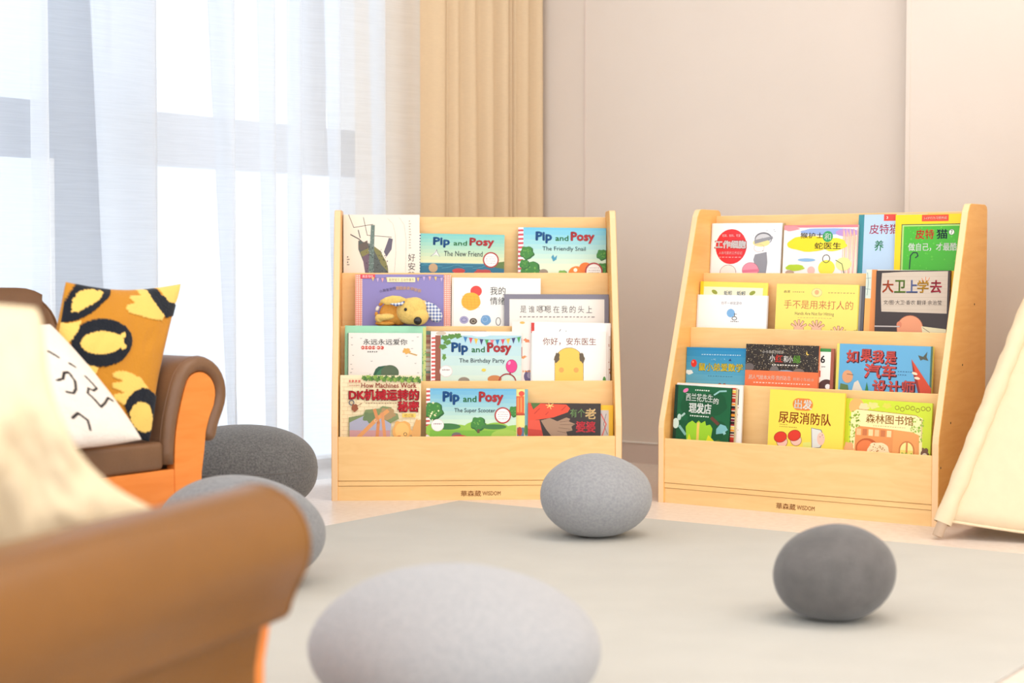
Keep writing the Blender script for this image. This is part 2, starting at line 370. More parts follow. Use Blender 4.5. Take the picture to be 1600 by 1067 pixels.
# ------------------------------------------------------------------ bookshelves
SW, ST, SD, SH_ = .80, .018, .318, .804
PAN = [(.288, .787), (.215, .6255), (.143, .475), (.070, .3245), (.0, .176)]
def side_outline():
    pts = [(0, 0), (0, .205), (.003, .223)]
    k = (.189-.003)/(.804-.223)
    pts += [(.189-k*.022, .782), (.189+.001, .794), (.196, .801), (.206, .804)]
    pts += [(SD-.016, .804), (SD-.005, .800), (SD, .790), (SD, 0)]
    return pts
def bookshelf(name, label, loc, rz):
    t = empty(name, label, 'bookshelf', loc, rz, 'tiered display bookshelves')
    for x0 in (0, SW-ST):
        bm = prism(side_outline(), x0, x0+ST, 'x')
        bmesh.ops.recalc_face_normals(bm, faces=bm.faces[:])
        for f in bm.faces: f.material_index = 0 if abs(f.normal.x) > .5 else 1
        bevel(bm, .0012, 1, [e for e in bm.edges if any(abs(f.normal.x) > .5 for f in e.link_faces)])
        s = obj('side_panel', bm, [M_side, M_edge], t)
        x = x0+ST if x0 else x0
        for v, z in ((.232, .547), (.153, .395), (.077, .253), (.014, .146)):
            bm = bmesh.new(); ellipsoid(bm, (x, v, z), (.0008, .0028, .0028), seg=10, rings=6); obj('screw_hole', bm, M_black, s, True)
    a, b = ST, SW-ST
    obj('back_panel', rbox(a, b, .288, .300, .05, .787, .0012, 1), M_front, t)
    for i in (1, 2, 3, 4):
        v, z = PAN[i]; z0 = z-.2655 if i < 4 else .0545
        if i < 4: obj('display_panel', rbox(a, b, v, v+.009, z0, z, .0012, 1), M_front, t)
        else: obj('front_panel', rbox(a, b, .002, .011, z0, z, .0012, 1), M_front, t)
    for i in range(4):
        z = PAN[i][1]-.2555; v0 = PAN[i+1][0]+(.0095 if i < 3 else .0115); v1 = PAN[i][0]-.0003
        obj('ledge', rbox(a, b, v0, v1, z-.009, z, .0006, 1), M_front, t)
    obj('bottom_board', rbox(a, b, .003, .287, .0405, .0535, .001, 1), M_front, t)
    bm = bmesh.new(); box(bm, a, b, .005, .018, .0, .0395)
    col = bm.loops.layers.float_color.new('Col')
    A = Art(57, 9)
    A.text('華森葳', 0, 0, 29, 9, (150, 84, 38), .02); A.text('WISDOM', 31, 1.2, 57, 7.6, (150, 84, 38), .03)
    k = 100/500/57*.55; ox, oz = SW/2+.010-.055, .026
    n0 = len(bm.faces)
    A.put(bm, lambda x, y, d: (ox + x*.110/57, .005-d, oz - y*.016/9), col, 1e-5)
    bm.faces.ensure_lookup_table()
    for f in list(bm.faces)[n0:]: f.material_index = 1
    me = bpy.data.meshes.new('kickboard'); bm.to_mesh(me); bm.free(); me.materials.append(M_front); me.materials.append(M_logo); link('kickboard', me, t)
    return t
SHELF = {1: ((-.4958, 4.7481, 0), .0409), 2: ((.3995, 4.7275, 0), -.6164)}
bookshelf('bookshelf', 'pale maple tiered display bookshelf standing nearest the curtained window', *SHELF[1])
bookshelf('bookshelf', 'pale maple tiered display bookshelf standing angled beside the cream tent', *SHELF[2])

# ------------------------------------------------------------------ felt pebble poufs
def pouf(label, c, r, m, rz=0, tilt=0, egg=0, seed=0, seam=False, flat=0):
    bm = bmesh.new(); bmesh.ops.create_uvsphere(bm, u_segments=64, v_segments=40, radius=1)
    Rm = Matrix.Rotation(rz, 3, 'Z') @ Matrix.Rotation(tilt, 3, 'Y')
    for v in bm.verts:
        d = v.co.normalized(); k = 1 + .035*noise.noise(d*1.1 + Vector((seed, 0, 0))) + egg*d.x
        p = Vector((d.x*r[0]*k*(1-.0*flat), d.y*r[1]*k, d.z*r[2]*k))
        if flat: # a squarer, loaf-like pebble
            e = 2.6; n_ = (abs(d.x)**e + abs(d.y)**e + abs(d.z)**e)**(1/e); p = Vector((d.x*r[0], d.y*r[1], d.z*r[2]))/n_*(1-flat) + p*flat
        v.co = Rm @ p
    z0 = min(v.co.z for v in bm.verts)
    for v in bm.verts:                       # settles a little where it stands
        h_ = v.co.z - z0
        if h_ < .012: v.co.z = z0 + .004 + h_*.66
    z0 = min(v.co.z for v in bm.verts)
    for v in bm.verts: v.co.z -= z0
    o = obj('pebble_pouf', bm, m, None, True); o.location = c; tag(o, label, 'pouf', 'felt pebble poufs')
    if seam:
        bm = bmesh.new(); zz = r[2]*1.0; e = 2.6
        def rad(t):
            x, y = cos(t), sin(t); n_ = (abs(x)**e+abs(y)**e)**(1/e); q = Vector((r[0]*x, r[1]*y, 0)); q = q/n_*(1-flat)+q*flat; return Rm @ (q*1.0)
        P = [rad(2*pi*i/72) for i in range(73)]
        tube(bm, [(p.x, p.y, zz) for p in P], .0022, 6, False); obj('seam', bm, M_felt_dark, o, True)
    return o
RZ = .006
pouf('round pale grey felt pebble pouf on the rug in front of the bookshelves', (.199, 4.09, RZ), (.133, .122, .100), M_felt_ash, .1, .03, 0, 1)
pouf('small charcoal felt pebble pouf standing alone on the rug', (.590, 3.13, RZ), (.112, .105, .087), M_felt_dark, .2, -.12, -.05, 4)
pouf('large light grey pebble pouf, out of focus, closest to the viewer', (-.080, 2.40, RZ), (.203, .185, .113), M_felt_pale, 0, .03, .0, 2)
pouf('grey pebble pouf half hidden behind the tan sofa arm', (-.545, 3.46, RZ), (.170, .16, .112), M_felt_mid, 0, .05, 0, 6)
pouf('heather grey loaf-shaped pouf between brown sofa and sheer curtain', (-.708, 4.52, 0), (.198, .155, .117), M_felt_char, .3, 0, 0, 8, True, .45)

# ------------------------------------------------------------------ children's sofas
def offset_path(P, d):
    out = []
    for i, p in enumerate(P):
        a = P[max(i-1, 0)]; b = P[min(i+1, len(P)-1)]; dx, dz = b[0]-a[0], b[1]-a[1]; n = math.hypot(dx, dz)
        out.append((p[0]-dz/n*d, p[1]+dx/n*d))
    return out
def arm_path():
    """inner seat level, over the scroll, round to its underside (x outwards)"""
    P = [(-.076, .215), (-.0755, .24), (-.074, .265), (-.071, .29), (-.065, .315), (-.057, .338)]
    for i in range(16): a = radians(150 - i*13); P.append((.050*cos(a), .36+.050*sin(a)))
    P += [(.030, .312), (.024, .300), (.020, .288), (.017, .276)]
    for _ in range(2): P = [P[0]] + [((P[i-1][0]+2*P[i][0]+P[i+1][0])/4, (P[i-1][1]+2*P[i][1]+P[i+1][1])/4) for i in range(1, len(P)-1)] + [P[-1]]
    return P
def sofa(name, label, width, depth, leather, loc, rz, scale=1, back_z=.59):
    """x across, +y to the front, origin at the middle of the front edge on the floor"""
    t = empty(name, label, 'sofa', loc, rz, 'small leather sofas'); t.scale = (scale,)*3
    hx = width/2 - .085                                       # scroll centres
    for s in (1, -1):
        ap = arm_path()
        core = [(-.076, .215)] + ap[1:] + [(.012, .235), (.004, .19), (.001, .03), (-.076, .03)]
        bm = prism([(s*(hx+x), z) for x, z in core], -depth+.03, -.024, 'y'); obj('arm_core', bm, leather, t)
        sp = [(x, z) for x, z in core]
        bm = prism([(s*(hx+x), z) for x, z in sp], -.024, 0, 'y'); bevel(bm, .002, 1); obj('arm_front', bm, M_orange, t)
        rings = []; y0_, y1_, hr = -depth+.02, .006, .017; rr = .015; bm = bmesh.new()
        st = [(y0_+rr*(1-cos(t)), sin(t)) for t in (.25, .6, 1.0, 1.571)] + [(y0_+(y1_-y0_)*k/6, 1) for k in range(1, 6)] + [(y1_-rr*(1-cos(t)), sin(t)) for t in (1.571, 1.2, .9, .6, .35, .15)]
        for y, k in st:
            h_ = hr - rr*(1-k); o_ = offset_path(ap, hr+h_); i_ = offset_path(ap, hr-h_+.0006)
            e0, e1 = o_[-1], i_[-1]; d0 = ((ap[-1][0]-ap[-2][0]), (ap[-1][1]-ap[-2][1])); dn = math.hypot(*d0)
            cx, cz = (e0[0]+e1[0])/2, (e0[1]+e1[1])/2
            tip = [(cx+(e0[0]-cx)*cos(t)+d0[0]/dn*h_*sin(t), cz+(e0[1]-cz)*cos(t)+d0[1]/dn*h_*sin(t)) for t in (.5, 1.0, 1.57, 2.1, 2.6)]
            rings.append([bm.verts.new((s*(hx+x), y, z)) for x, z in o_ + tip + i_[::-1]])
        for a, b in zip(rings, rings[1:]):
            for i in range(len(a)): bm.faces.new((a[i], a[(i+1) % len(a)], b[(i+1) % len(b)], b[i]))
        bm.faces.new(rings[0][::-1]); bm.faces.new(rings[-1])
        o = obj('arm_pad', bm, leather, t, True)
        out = offset_path(ap, .034)
        P = [(s*(hx+x), -.012, z) for x, z in out]
        bm = bmesh.new(); tube(bm, P, .0016, 6); obj('piping', bm, leather, o, True)
    xi = hx-.076
    bm = rbox(-xi, xi, -.024, 0, .03, .204, .002, 1); obj('front_board', bm, M_orange, t)
    bm = rbox(-xi, xi, -depth+.03, -.025, .03, .200, .004, 1); obj('seat_base', bm, leather, t)
    bm = rbox(-xi+.030, xi-.030, -depth+.10, .002, .2045, .266, .012, 4); obj('seat_cushion', bm, leather, t, True)
    # backrest: rolled top, rounded shoulders
    xo = hx+.02; prof = [(-xo, .10)] + [(-xo+.13*(1-cos(k*pi/16)), back_z-.10+.10*sin(k*pi/16)) for k in range(9)]
    prof = prof + [(-x, z) for x, z in prof[::-1]]
    bm = prism(prof, -depth, -depth+.13, 'y'); bevel(bm, .035, 5, [e for e in bm.edges if e.verts[0].co.y == e.verts[1].co.y and max(e.verts[0].co.z, e.verts[1].co.z) > .2])
    b = obj('backrest', bm, leather, t, True)
    P = [(x*.985, -depth+.122, z-.012) for x, z in prof[1:-1]]
    bm = bmesh.new(); tube(bm, P, .003, 6); obj('piping', bm, leather, b, True)
    for sx in (-1, 1):
        for y in (-.07, -depth+.08):
            bm = bmesh.new(); bmesh.ops.create_cone(bm, cap_ends=True, segments=20, radius1=.018, radius2=.022, depth=.031, matrix=Matrix.Translation((sx*(hx-.04), y, .0155))); obj('foot', bm, M_black, t)
    return t
# sofa along the window: its front looks along +p; its far arm ends at px of the pebble pouf
cf = R(-2.735, -2.77+.085, 0); w1_ = 1.0
ctr = cf + E2*(w1_/2 - .085) + Vector((0, 0, .006))
sofa('sofa', 'brown leather sofa with orange wooden front under the window, cushions on it', w1_, .60, M_leather, ctr, math.atan2(E1.y, E1.x)-pi/2)
d2 = Vector((.35, .937, 0)).normalized(); r2 = Vector((d2.y, -d2.x, 0))
w2_ = .80; s2_ = .855; d2_ = .86
fr = Vector((-.302, 2.075, 0))                                # under the scroll's front end
c2 = fr - r2*(w2_/2-.085)*s2_ + Vector((0, 0, .006))
sofa('sofa', 'tan leather sofa seen from its side, blurred, nearest the viewer', w2_, d2_, M_leather_tan, c2, math.atan2(d2.y, d2.x)-pi/2, s2_)

# ------------------------------------------------------------------ cushions
def inpoly(x, y, P):
    r = False; j = len(P)-1
    for i in range(len(P)):
        if (P[i][1] > y) != (P[j][1] > y) and x < (P[j][0]-P[i][0])*(y-P[i][1])/(P[j][1]-P[i][1])+P[i][0]: r = not r
        j = i
    return r
def cushion(name, label, Q, th, m, N=60, colf=None, liftf=None, wr=.006, seed=0, bulge=0, pinch=.05, cat='cushion'):
    """a stuffed cover between four corners (TL, TR, BR, BL)"""
    Q = [Vector(q) for q in Q]; nrm = ((Q[1]-Q[0]).cross(Q[3]-Q[0])).normalized()
    if nrm.y > 0: nrm = -nrm
    cen = sum(Q, Vector())/4
    pu, pv = pinch if isinstance(pinch, tuple) else (pinch, pinch)
    def P(u, v, s):
        uu = u + pu*sin(pi*v)*(.5-u); vv = v + pv*sin(pi*u)*(.5-v)
        p = Q[0]*(1-uu)*(1-vv) + Q[1]*uu*(1-vv) + Q[2]*uu*vv + Q[3]*(1-uu)*vv
        k = (max(0, 1-(2*u-1)**2)*max(0, 1-(2*v-1)**2))**.42
        w = wr*noise.noise(Vector((u*4+seed, v*4, s)))*k + wr*.4*noise.noise(Vector((u*11+seed, v*9, s)))*k
        return p + nrm*s*(th/2*k + w + (liftf(u, v) if (liftf and s > 0) else 0))
    bm = bmesh.new(); col = bm.loops.layers.float_color.new('Col'); vc = {}
    for s in (1, -1):
        G = {}
        for i in range(N+1):
            for j in range(N+1):
                edge = i in (0, N) or j in (0, N)
                if s == -1 and edge: G[i, j] = vc[i, j]; continue
                v_ = bm.verts.new(P(i/N, j/N, s) - cen); G[i, j] = v_
                if edge: vc[i, j] = v_
        cc = {}
        for i in range(N):
            for j in range(N):
                f = bm.faces.new((G[i, j], G[i+1, j], G[i+1, j+1], G[i, j+1]))
                if colf:
                    for l, (a, b) in zip(f.loops, ((i, j), (i+1, j), (i+1, j+1), (i, j+1))):
                        if (a, b) not in cc: cc[a, b] = (*lin(colf(a/N, b/N, s)), 1)
                        l[col] = cc[a, b]
    o = obj(name, bm, m, None, True); o.location = cen; return tag(o, label, cat, 'cushions on the sofas')
NAVY, YEL, MUS = (32, 36, 44), (244, 202, 108), (200, 136, 46)
TL_ = [(-.01, .15), (.02, .06), (.06, .01), (.10, -.01), (.36, -.01), (.34, .05), (.28, .10), (.20, .17), (.12, .22), (.05, .25), (-.01, .26)]
TLI = [(.035, .188), (.035, .107), (.07, .06), (.115, .035), (.20, .02), (.235, .03), (.262, .014), (.275, .035), (.255, .07), (.215, .105), (.135, .15), (.075, .19)]
TLY = [(-.01, .262), (.05, .256), (.11, .24), (.095, .296), (.045, .39), (-.01, .42)]
TRH = [(.59, -.01), (.71, -.01), (.74, .06), (.87, .19), (.84, .235), (.73, .22), (.50, .165), (.47, .135), (.485, .11), (.55, .10), (.50, .06), (.515, .045), (.60, .045)]
TRN = [(.66, -.01), (.75, -.01), (.80, .055), (1.01, .15), (1.01, .21), (.88, .22), (.78, .15), (.70, .07)]
TRC = [(.77, -.01), (1.01, -.01), (1.01, .09), (.97, .13), (.88, .11), (.82, .06)]
HAND = [(.14, .38), (.04, .40), (.03, .42), (.075, .435), (.04, .46), (.05, .48), (.09, .49), (.09, .52), (.18, .56), (.26, .585), (.31, .60), (.32, .55), (.16, .49), (.10, .41)]
BH = [(.46, .59), (.48, .57), (.59, .575), (.75, .62), (.86, .69), (.69, .72), (.63, .80), (.52, .76), (.515, .73), (.60, .72), (.49, .685), (.48, .655), (.57, .64), (.47, .61)]
BN = [(.63, .80), (.65, .75), (.70, .705), (.78, .68), (.86, .685), (1.02, .74), (1.02, 1.01), (.90, 1.01), (.78, .93), (.70, .86)]
BI = [(.70, .845), (.72, .80), (.77, .775), (.83, .77), (.89, .785), (.97, .86), (.99, .93), (.92, .955), (.84, .95), (.76, .91)]
def jag(u, v): return u + .006*noise.noise(Vector((u*60, v*60, 1))), v + .006*noise.noise(Vector((u*60, v*60, 5)))
def must(u, v, s):
    if s < 0: return None
    u, v = jag(u, v)
    def el(cx, cy, rx, ry, a=0):
        x, y = u-cx, v-cy; x, y = x*cos(a)+y*sin(a), -x*sin(a)+y*cos(a); return (x/rx)**2+(y/ry)**2 < 1
    if inpoly(u, v, TLI): return YEL
    if inpoly(u, v, TL_): return NAVY
    if inpoly(u, v, TLY): return YEL
    if el(.30, .378, .178, .078) or el(.465, .325, .024, .018) or el(.485, .405, .024, .018): return YEL
    if el(.315, .378, .258, .162, .10): return NAVY
    if inpoly(u, v, HAND): return YEL
    if inpoly(u, v, TRC): return YEL
    if inpoly(u, v, TRN): return NAVY
    if inpoly(u, v, TRH): return YEL
    if inpoly(u, v, BI): return YEL
    if inpoly(u, v, BN): return NAVY
    if inpoly(u, v, BH): return YEL
    return None
MQ = [(-.929, 3.616, .612), (-.742, 3.88, .605), (-.770, 3.66, .274), (-.985, 3.50, .285)]
cushion('cushion', 'mustard velvet cushion with tufted navy rings and yellow patches', MQ, .085, M_tuft, 170,
        lambda u, v, s: must(u, v, s) or MUS, lambda u, v: .0035 if must(u, v, 1) else 0, .007, 3, pinch=.09)
SQ = [[(.59, .505), (.64, .50), (.69, .45), (.73, .45), (.72, .53), (.68, .59), (.64, .62), (.595, .605)],
      [(.85, .49), (.86, .53), (.87, .59), (.82, .61), (.79, .59), (.75, .63), (.77, .68), (.79, .74), (.85, .71), (.91, .67), (.935, .695)],
      [(.65, .24), (.665, .262)], [(.72, .26), (.755, .32)], [(.80, .375), (.825, .405)],
      [(.22, .30), (.27, .26), (.32, .30), (.30, .38), (.36, .40)], [(.20, .70), (.26, .66), (.30, .72), (.27, .80), (.34, .83)], [(.52, .80), (.58, .77), (.62, .83), (.60, .90)]]
def dseg(x, y, a, b):
    dx, dy = b[0]-a[0], b[1]-a[1]; t = max(0, min(1, ((x-a[0])*dx+(y-a[1])*dy)/(dx*dx+dy*dy))); return math.hypot(x-a[0]-t*dx, y-a[1]-t*dy)
def squig(u, v, s):
    d = min(dseg(u, v, a, b) for L in SQ for a, b in zip(L, L[1:])) if s > 0 else 1
    return (44, 40, 40) if d < .0095 else (240, 228, 216)
WQ = [(-1.129, 3.40, .483), (-.948, 3.56, .526), (-.753, 3.52, .292), (-.981, 3.40, .283)]
cushion('cushion', 'white fleece cushion with black squiggles leaning on the mustard one', WQ, .10, M_boucle, 170, squig, None, .006, 9, pinch=-.05)
CQ = [(-.729, 1.78, .600), (-.540, 1.98, .598), (-.415, 2.02, .360), (-.700, 1.85, .24)]
cushion('cushion', 'cream fleece cushion, out of focus, resting on the tan sofa', CQ, .16, M_cream, 50, None, None, .020, 14, pinch=(.36, -.06))

# ------------------------------------------------------------------ play tent
T0 = Vector((1.0, 4.074, 0)); ta = Vector((.91, -.415, 0)); tb = Vector((.5, .866, 0))
feet = [T0, T0+ta*.85, T0+ta*.85+tb*.62, T0+tb*.62]
apex = T0 + Vector((.66, .25, 1.50))
tent = empty('play_tent', 'cream canvas play tent with dowel poles beside the angled bookshelf', 'tent', T0)
def lerp(a, b, t): return a + (b-a)*t
def pole_pt(f, z): return lerp(f, apex, z/1.5)
for f in feet:
    bm = bmesh.new(); tube(bm, [pole_pt(f, .008)-T0, pole_pt(f, 1.66)-T0], .0125, 16); o = obj('pole', bm, M_pole, tent, True)
def panel(f0, f1, nm, opening=False):
    bm = bmesh.new(); G = []; cen = (f0+f1)/2; inn = (apex.xy.to_3d() - cen.xy.to_3d()).normalized()
    for j in range(41):
        z = .045 + 1.36*j/40; a = pole_pt(f0, z); b = pole_pt(f1, z); row = []
        for i in range(41):
            u = i/40; p = lerp(a, b, u); sag = sin(pi*u)
            p = p + inn*(.018*sag*(1-j/40) + .006*noise.noise(Vector((u*5, z*3, f0.x)))*min(1, sag*3)) - Vector((0, 0, .030*sag*(1-j/40)**2))
            row.append(bm.verts.new(p-T0))
        G.append(row)
    for j in range(40):
        for i in range(40):
            if opening and abs(i-19.5) < 11*(1-j/34): continue
            bm.faces.new((G[j][i], G[j][i+1], G[j+1][i+1], G[j+1][i]))
    o = obj(nm, bm, M_canvas, tent, True); s = o.modifiers.new('cloth_thickness', 'SOLIDIFY'); s.thickness = .0016
    bm = bmesh.new(); tube(bm, [v.co.copy() if hasattr(v, 'co') else v for v in [lerp(pole_pt(f0, .045), pole_pt(f1, .045), i/20) + inn*.018*sin(pi*i/20) - Vector((0, 0, .030*sin(pi*i/20))) - T0 for i in range(21)]], .0035, 6)
    if not opening: obj('hem', bm, M_canvas, o, True)
    else: bm.free()
for i in range(4): panel(feet[i], feet[(i+1) % 4], 'canvas_panel', i == 1)
for k, f in enumerate(feet):
    bm = bmesh.new(); rings = []; n = 18; d = (apex-f).normalized(); u = d.orthogonal().normalized(); w = d.cross(u)
    for j in range(100):
        z = .038 + 1.36*j/99; p = pole_pt(f, z)
        rings.append([bm.verts.new(p-T0+(u*cos(2*pi*i/n)+w*sin(2*pi*i/n))*(.0205+.0035*noise.noise(Vector((cos(2*pi*i/n)*.9, z*26, k*3+sin(2*pi*i/n)*.9)))+.0012*sin(z*95+3*noise.noise(Vector((z*7, k, 0)))))) for i in range(n)])
    for a, b in zip(rings, rings[1:]):
        for i in range(n): bm.faces.new((a[i], a[(i+1) % n], b[(i+1) % n], b[i]))
    obj('pole_sleeve', bm, M_canvas, tent, True)

# ------------------------------------------------------------------ picture books
# name: bookshelf, tier, distance from the panel behind, top-left (u, w), top-right (u, w), w of the lip, drawing width, drawing height
BK = {
'cricket':(1,0,0.018,0.0195,0.0054,0.2402,0.0057,-0.1587,120,89),
'newfriend':(1,0,0.009,0.2324,-0.0477,0.4859,-0.0522,-0.1578,137,60),
'snail':(1,0,0.01,0.5251,-0.0299,0.7805,-0.0325,-0.1597,138,70),
'purple':(1,1,0.01,0.0577,-0.0039,0.3297,-0.0049,-0.1478,150,79),
'emotion':(1,1,0.009,0.3324,-0.0131,0.5865,-0.0159,-0.1483,139,74),
'greyframe':(1,1,0.02,0.4815,-0.0605,0.7805,-0.0617,-0.1481,164,48),
'mint':(1,2,0.009,0.0319,0.0033,0.2598,0.0012,-0.1503,127,86),
'rex':(1,2,0.018,0.0404,-0.0170,0.2482,-0.0183,-0.1497,116,74),
'spineA':(1,2,0.006,0.2562,-0.0124,0.4291,-0.0127,-0.1511,96,77),
'birthday':(1,2,0.016,0.2724,-0.0130,0.5279,-0.0143,-0.1504,142,76),
'pinkill':(1,2,0.006,0.5014,0.0143,0.6279,0.0132,-0.1517,70,92),
'whitebig':(1,2,0.013,0.5552,0.0126,0.7804,0.0087,-0.1514,124,91),
'anton':(1,2,0.019,0.5566,-0.0133,0.7670,-0.0145,-0.1510,116,76),
'machines':(1,3,0.018,0.0226,0.0195,0.2460,0.0180,-0.1502,126,96),
'scooter':(1,3,0.018,0.2601,-0.0175,0.5102,-0.0200,-0.1511,141,76),
'house':(1,3,0.009,0.3204,-0.0209,0.5427,-0.0216,-0.1522,125,74),
'granny':(1,3,0.017,0.5422,-0.0592,0.7452,-0.0616,-0.1523,114,52),
'yellowback':(1,3,0.008,0.5858,-0.0654,0.7805,-0.0669,-0.1534,109,50),
'cells':(2,0,0.014,0.0195,-0.0213,0.2397,-0.0232,-0.1637,110,78),
'cellsback':(2,0,0.006,0.0516,-0.0208,0.2442,-0.0232,-0.1637,96,79),
'monkey':(2,0,0.01,0.2474,-0.0298,0.4664,-0.0311,-0.1642,116,76),
'catblue':(2,0,0.008,0.4635,-0.0043,0.6583,-0.0051,-0.1637,108,92),
'catyellow':(2,0,0.018,0.5727,-0.0064,0.7577,-0.0062,-0.1633,106,92),
'yellowback2':(2,1,0.009,0.0195,-0.0231,0.2296,-0.0268,-0.1530,105,72),
'orangeside':(2,1,0.004,0.0406,-0.0260,0.2277,-0.0281,-0.1534,94,71),
'dot':(2,1,0.018,0.0195,-0.0602,0.2370,-0.0617,-0.1527,109,52),
'hands':(2,1,0.014,0.2614,-0.0282,0.5013,-0.0302,-0.1522,128,71),
'greyside':(2,1,0.006,0.3268,-0.0305,0.5160,-0.0336,-0.1526,102,70),
'davidback':(2,1,0.008,0.5179,0.0104,0.7609,0.0074,-0.1518,138,96),
'david':(2,1,0.019,0.5514,0.0076,0.7527,0.0083,-0.1516,115,95),
'mouse':(2,2,0.01,0.0195,-0.0546,0.2144,-0.0534,-0.1542,98,56),
'redgreen':(2,2,0.014,0.2075,-0.0404,0.4234,-0.0407,-0.1540,114,66),
'six':(2,2,0.006,0.3261,-0.0471,0.4633,-0.0476,-0.1540,74,62),
'car':(2,2,0.014,0.4737,-0.0327,0.7370,-0.0340,-0.1548,150,73),
'broccoliback':(2,3,0.007,0.0292,0.0007,0.2317,0.0009,-0.1517,103,87),
'broccoli':(2,3,0.02,0.0314,-0.0030,0.2051,-0.0063,-0.1505,88,84),
'flamespine':(2,3,0.0135,0.0971,-0.0050,0.2191,-0.0061,-0.1525,62,85),
'firemen':(2,3,0.014,0.3159,-0.0044,0.5307,-0.0069,-0.1522,118,88),
'forest':(2,3,0.012,0.5285,-0.0192,0.7631,-0.0226,-0.1527,136,81),
}
BK['monkey'] = BK['monkey'][:2] + (.016,) + BK['monkey'][3:]
BK['mouse'] = BK['mouse'][:2] + (.006,) + BK['mouse'][3:]
BK['forest'] = BK['forest'][:2] + (.006,) + BK['forest'][3:]
BK['davidback'] = BK['davidback'][:2] + (.007,) + BK['davidback'][3:]
LEAN = .07
WH = (246, 242, 236)
def book(key, th, art, label, edge=(225, 215, 205), spine=None, soft=False, pages=True, group=None):
    k, tier, D, uL, wL, uR, wR, wB, wp, hp = BK[key]
    vr, zr = PAN[tier]; wid = math.hypot(uR-uL, wR-wL) - .0006; roll = math.atan2(wR-wL, uR-uL)
    uc, wt = (uL+uR)/2, (wL+wR)/2; H = wt + .2545 - wid/2*abs(sin(roll)); sy = (wL-wB)/hp
    ub, wb = uc + H*sin(roll), wt - H*cos(roll)
    lo = .0186 - (min(ub, uc) - wid/2); hi = (max(ub, uc) + wid/2) - .7814
    ub += max(0, lo) - max(0, hi)
    pos, rz = SHELF[k]
    M = Matrix.Translation(pos) @ Matrix.Rotation(rz, 4, 'Z') @ Matrix.Translation((ub, vr-.012-D/cos(LEAN)+wb*sin(LEAN), zr+wb*cos(LEAN))) @ Matrix.Rotation(-LEAN, 4, 'X') @ Matrix.Rotation(-roll, 4, 'Y')
    A = Art(wp, H/sy); art(A)
    bt = .0006 if soft else .0018
    bm = bmesh.new(); col = bm.loops.layers.float_color.new('Col')
    box(bm, -wid/2, wid/2, 0, bt, 0, H); box(bm, -wid/2, wid/2, th-bt, th, 0, H); box(bm, -wid/2, -wid/2+.0015, bt, th-bt, 0, H)
    for f in bm.faces:
        for l in f.loops: l[col] = (*lin(edge), 1)
    bm.faces.ensure_lookup_table()
    if spine:
        for f in list(bm.faces)[12:18]:
            for l in f.loops: l[col] = (*lin(spine), 1)
    A.put(bm, lambda x, y, d: (x/wp*wid - wid/2, -d, H - y*sy), col)
    me = bpy.data.meshes.new('picture_book'); bm.to_mesh(me); bm.free(); me.materials.append(M_print)
    o = link('picture_book', me); o.matrix_world = M; tag(o, label, 'book', ('picture books on the bookshelf by the curtain', 'picture books on the bookshelf by the tent')[k-1])
    if pages and th > .004:
        ins = .0004 if soft else .0022
        bm = bmesh.new(); box(bm, -wid/2+.0017, wid/2-ins, bt+.0001, th-bt-.0001, ins, H-ins)
        obj('page_block', bm, M_sheet, o)
    return o
K = (38, 34, 34)
def pip(A, x0, y0, w, h, fs=0):
    """the three-word title: blue, green, red, each with a dark outline"""
    A.text('Pip', x0, y0, x0+w*.265, y0+h, (20, 50, 98), .07); A.text('Pip', x0, y0, x0+w*.265, y0+h, (34, 104, 178), .04)
    A.text('and', x0+w*.335, y0+h*.32, x0+w*.555, y0+h*.80, (40, 140, 62), .045)
    A.text('Posy', x0+w*.605, y0, x0+w, y0+h, (110, 26, 38), .07); A.text('Posy', x0+w*.605, y0, x0+w, y0+h, (228, 66, 70), .04)
def sub(A, t, x0, y0, x1, y1): A.text(t, x0, y0, x1, y1, (40, 52, 74), .006)
def sky(A, top, bot, y1, n=8):
    A.rect(0, 0, A.w, A.h, top)
    for i in range(n):
        f = (i+1)/n; A.rect(0, y1*(i+.5)/n, A.w, A.h, tuple(top[j]+(bot[j]-top[j])*f for j in range(3)))
def bush(A, x, y, r, c=(62, 132, 52), d=(38, 98, 44)):
    A.oval(x, y, r, r*.95, d, wob=.08); A.oval(x-r*.08, y-r*.08, r*.9, r*.84, c, wob=.1); A.dots(10, x-r*.6, y-r*.6, x+r*.5, y+r*.5, r*.1, (112, 170, 70), int(x))
def badge(A, x, y, r, seed=1):
    A.oval(x, y, r, r, (176, 52, 50)); A.oval(x, y, r*.83, r*.83, (252, 246, 240))
    for i in range(4): A.small(x-r*.6, x+r*.6, y-r*.4+i*r*.27, (130, 60, 70), 5, .7, seed+i)
def bunting(A, x0, x1, y, n, s=5, sag=4, cols=((48, 120, 180), (220, 70, 90), (240, 190, 60), (60, 60, 110), (70, 160, 80), (230, 120, 130))):
    A.line([(x0+(x1-x0)*i/10, y+sag*sin(pi*i/10)) for i in range(11)], .5, (90, 80, 90))
    for i in range(n):
        x = x0+(x1-x0)*(i+.5)/n; yy = y+sag*sin(pi*(i+.5)/n); A.poly([(x-s*.42, yy), (x+s*.42, yy), (x, yy+s*1.3)], cols[i % len(cols)])

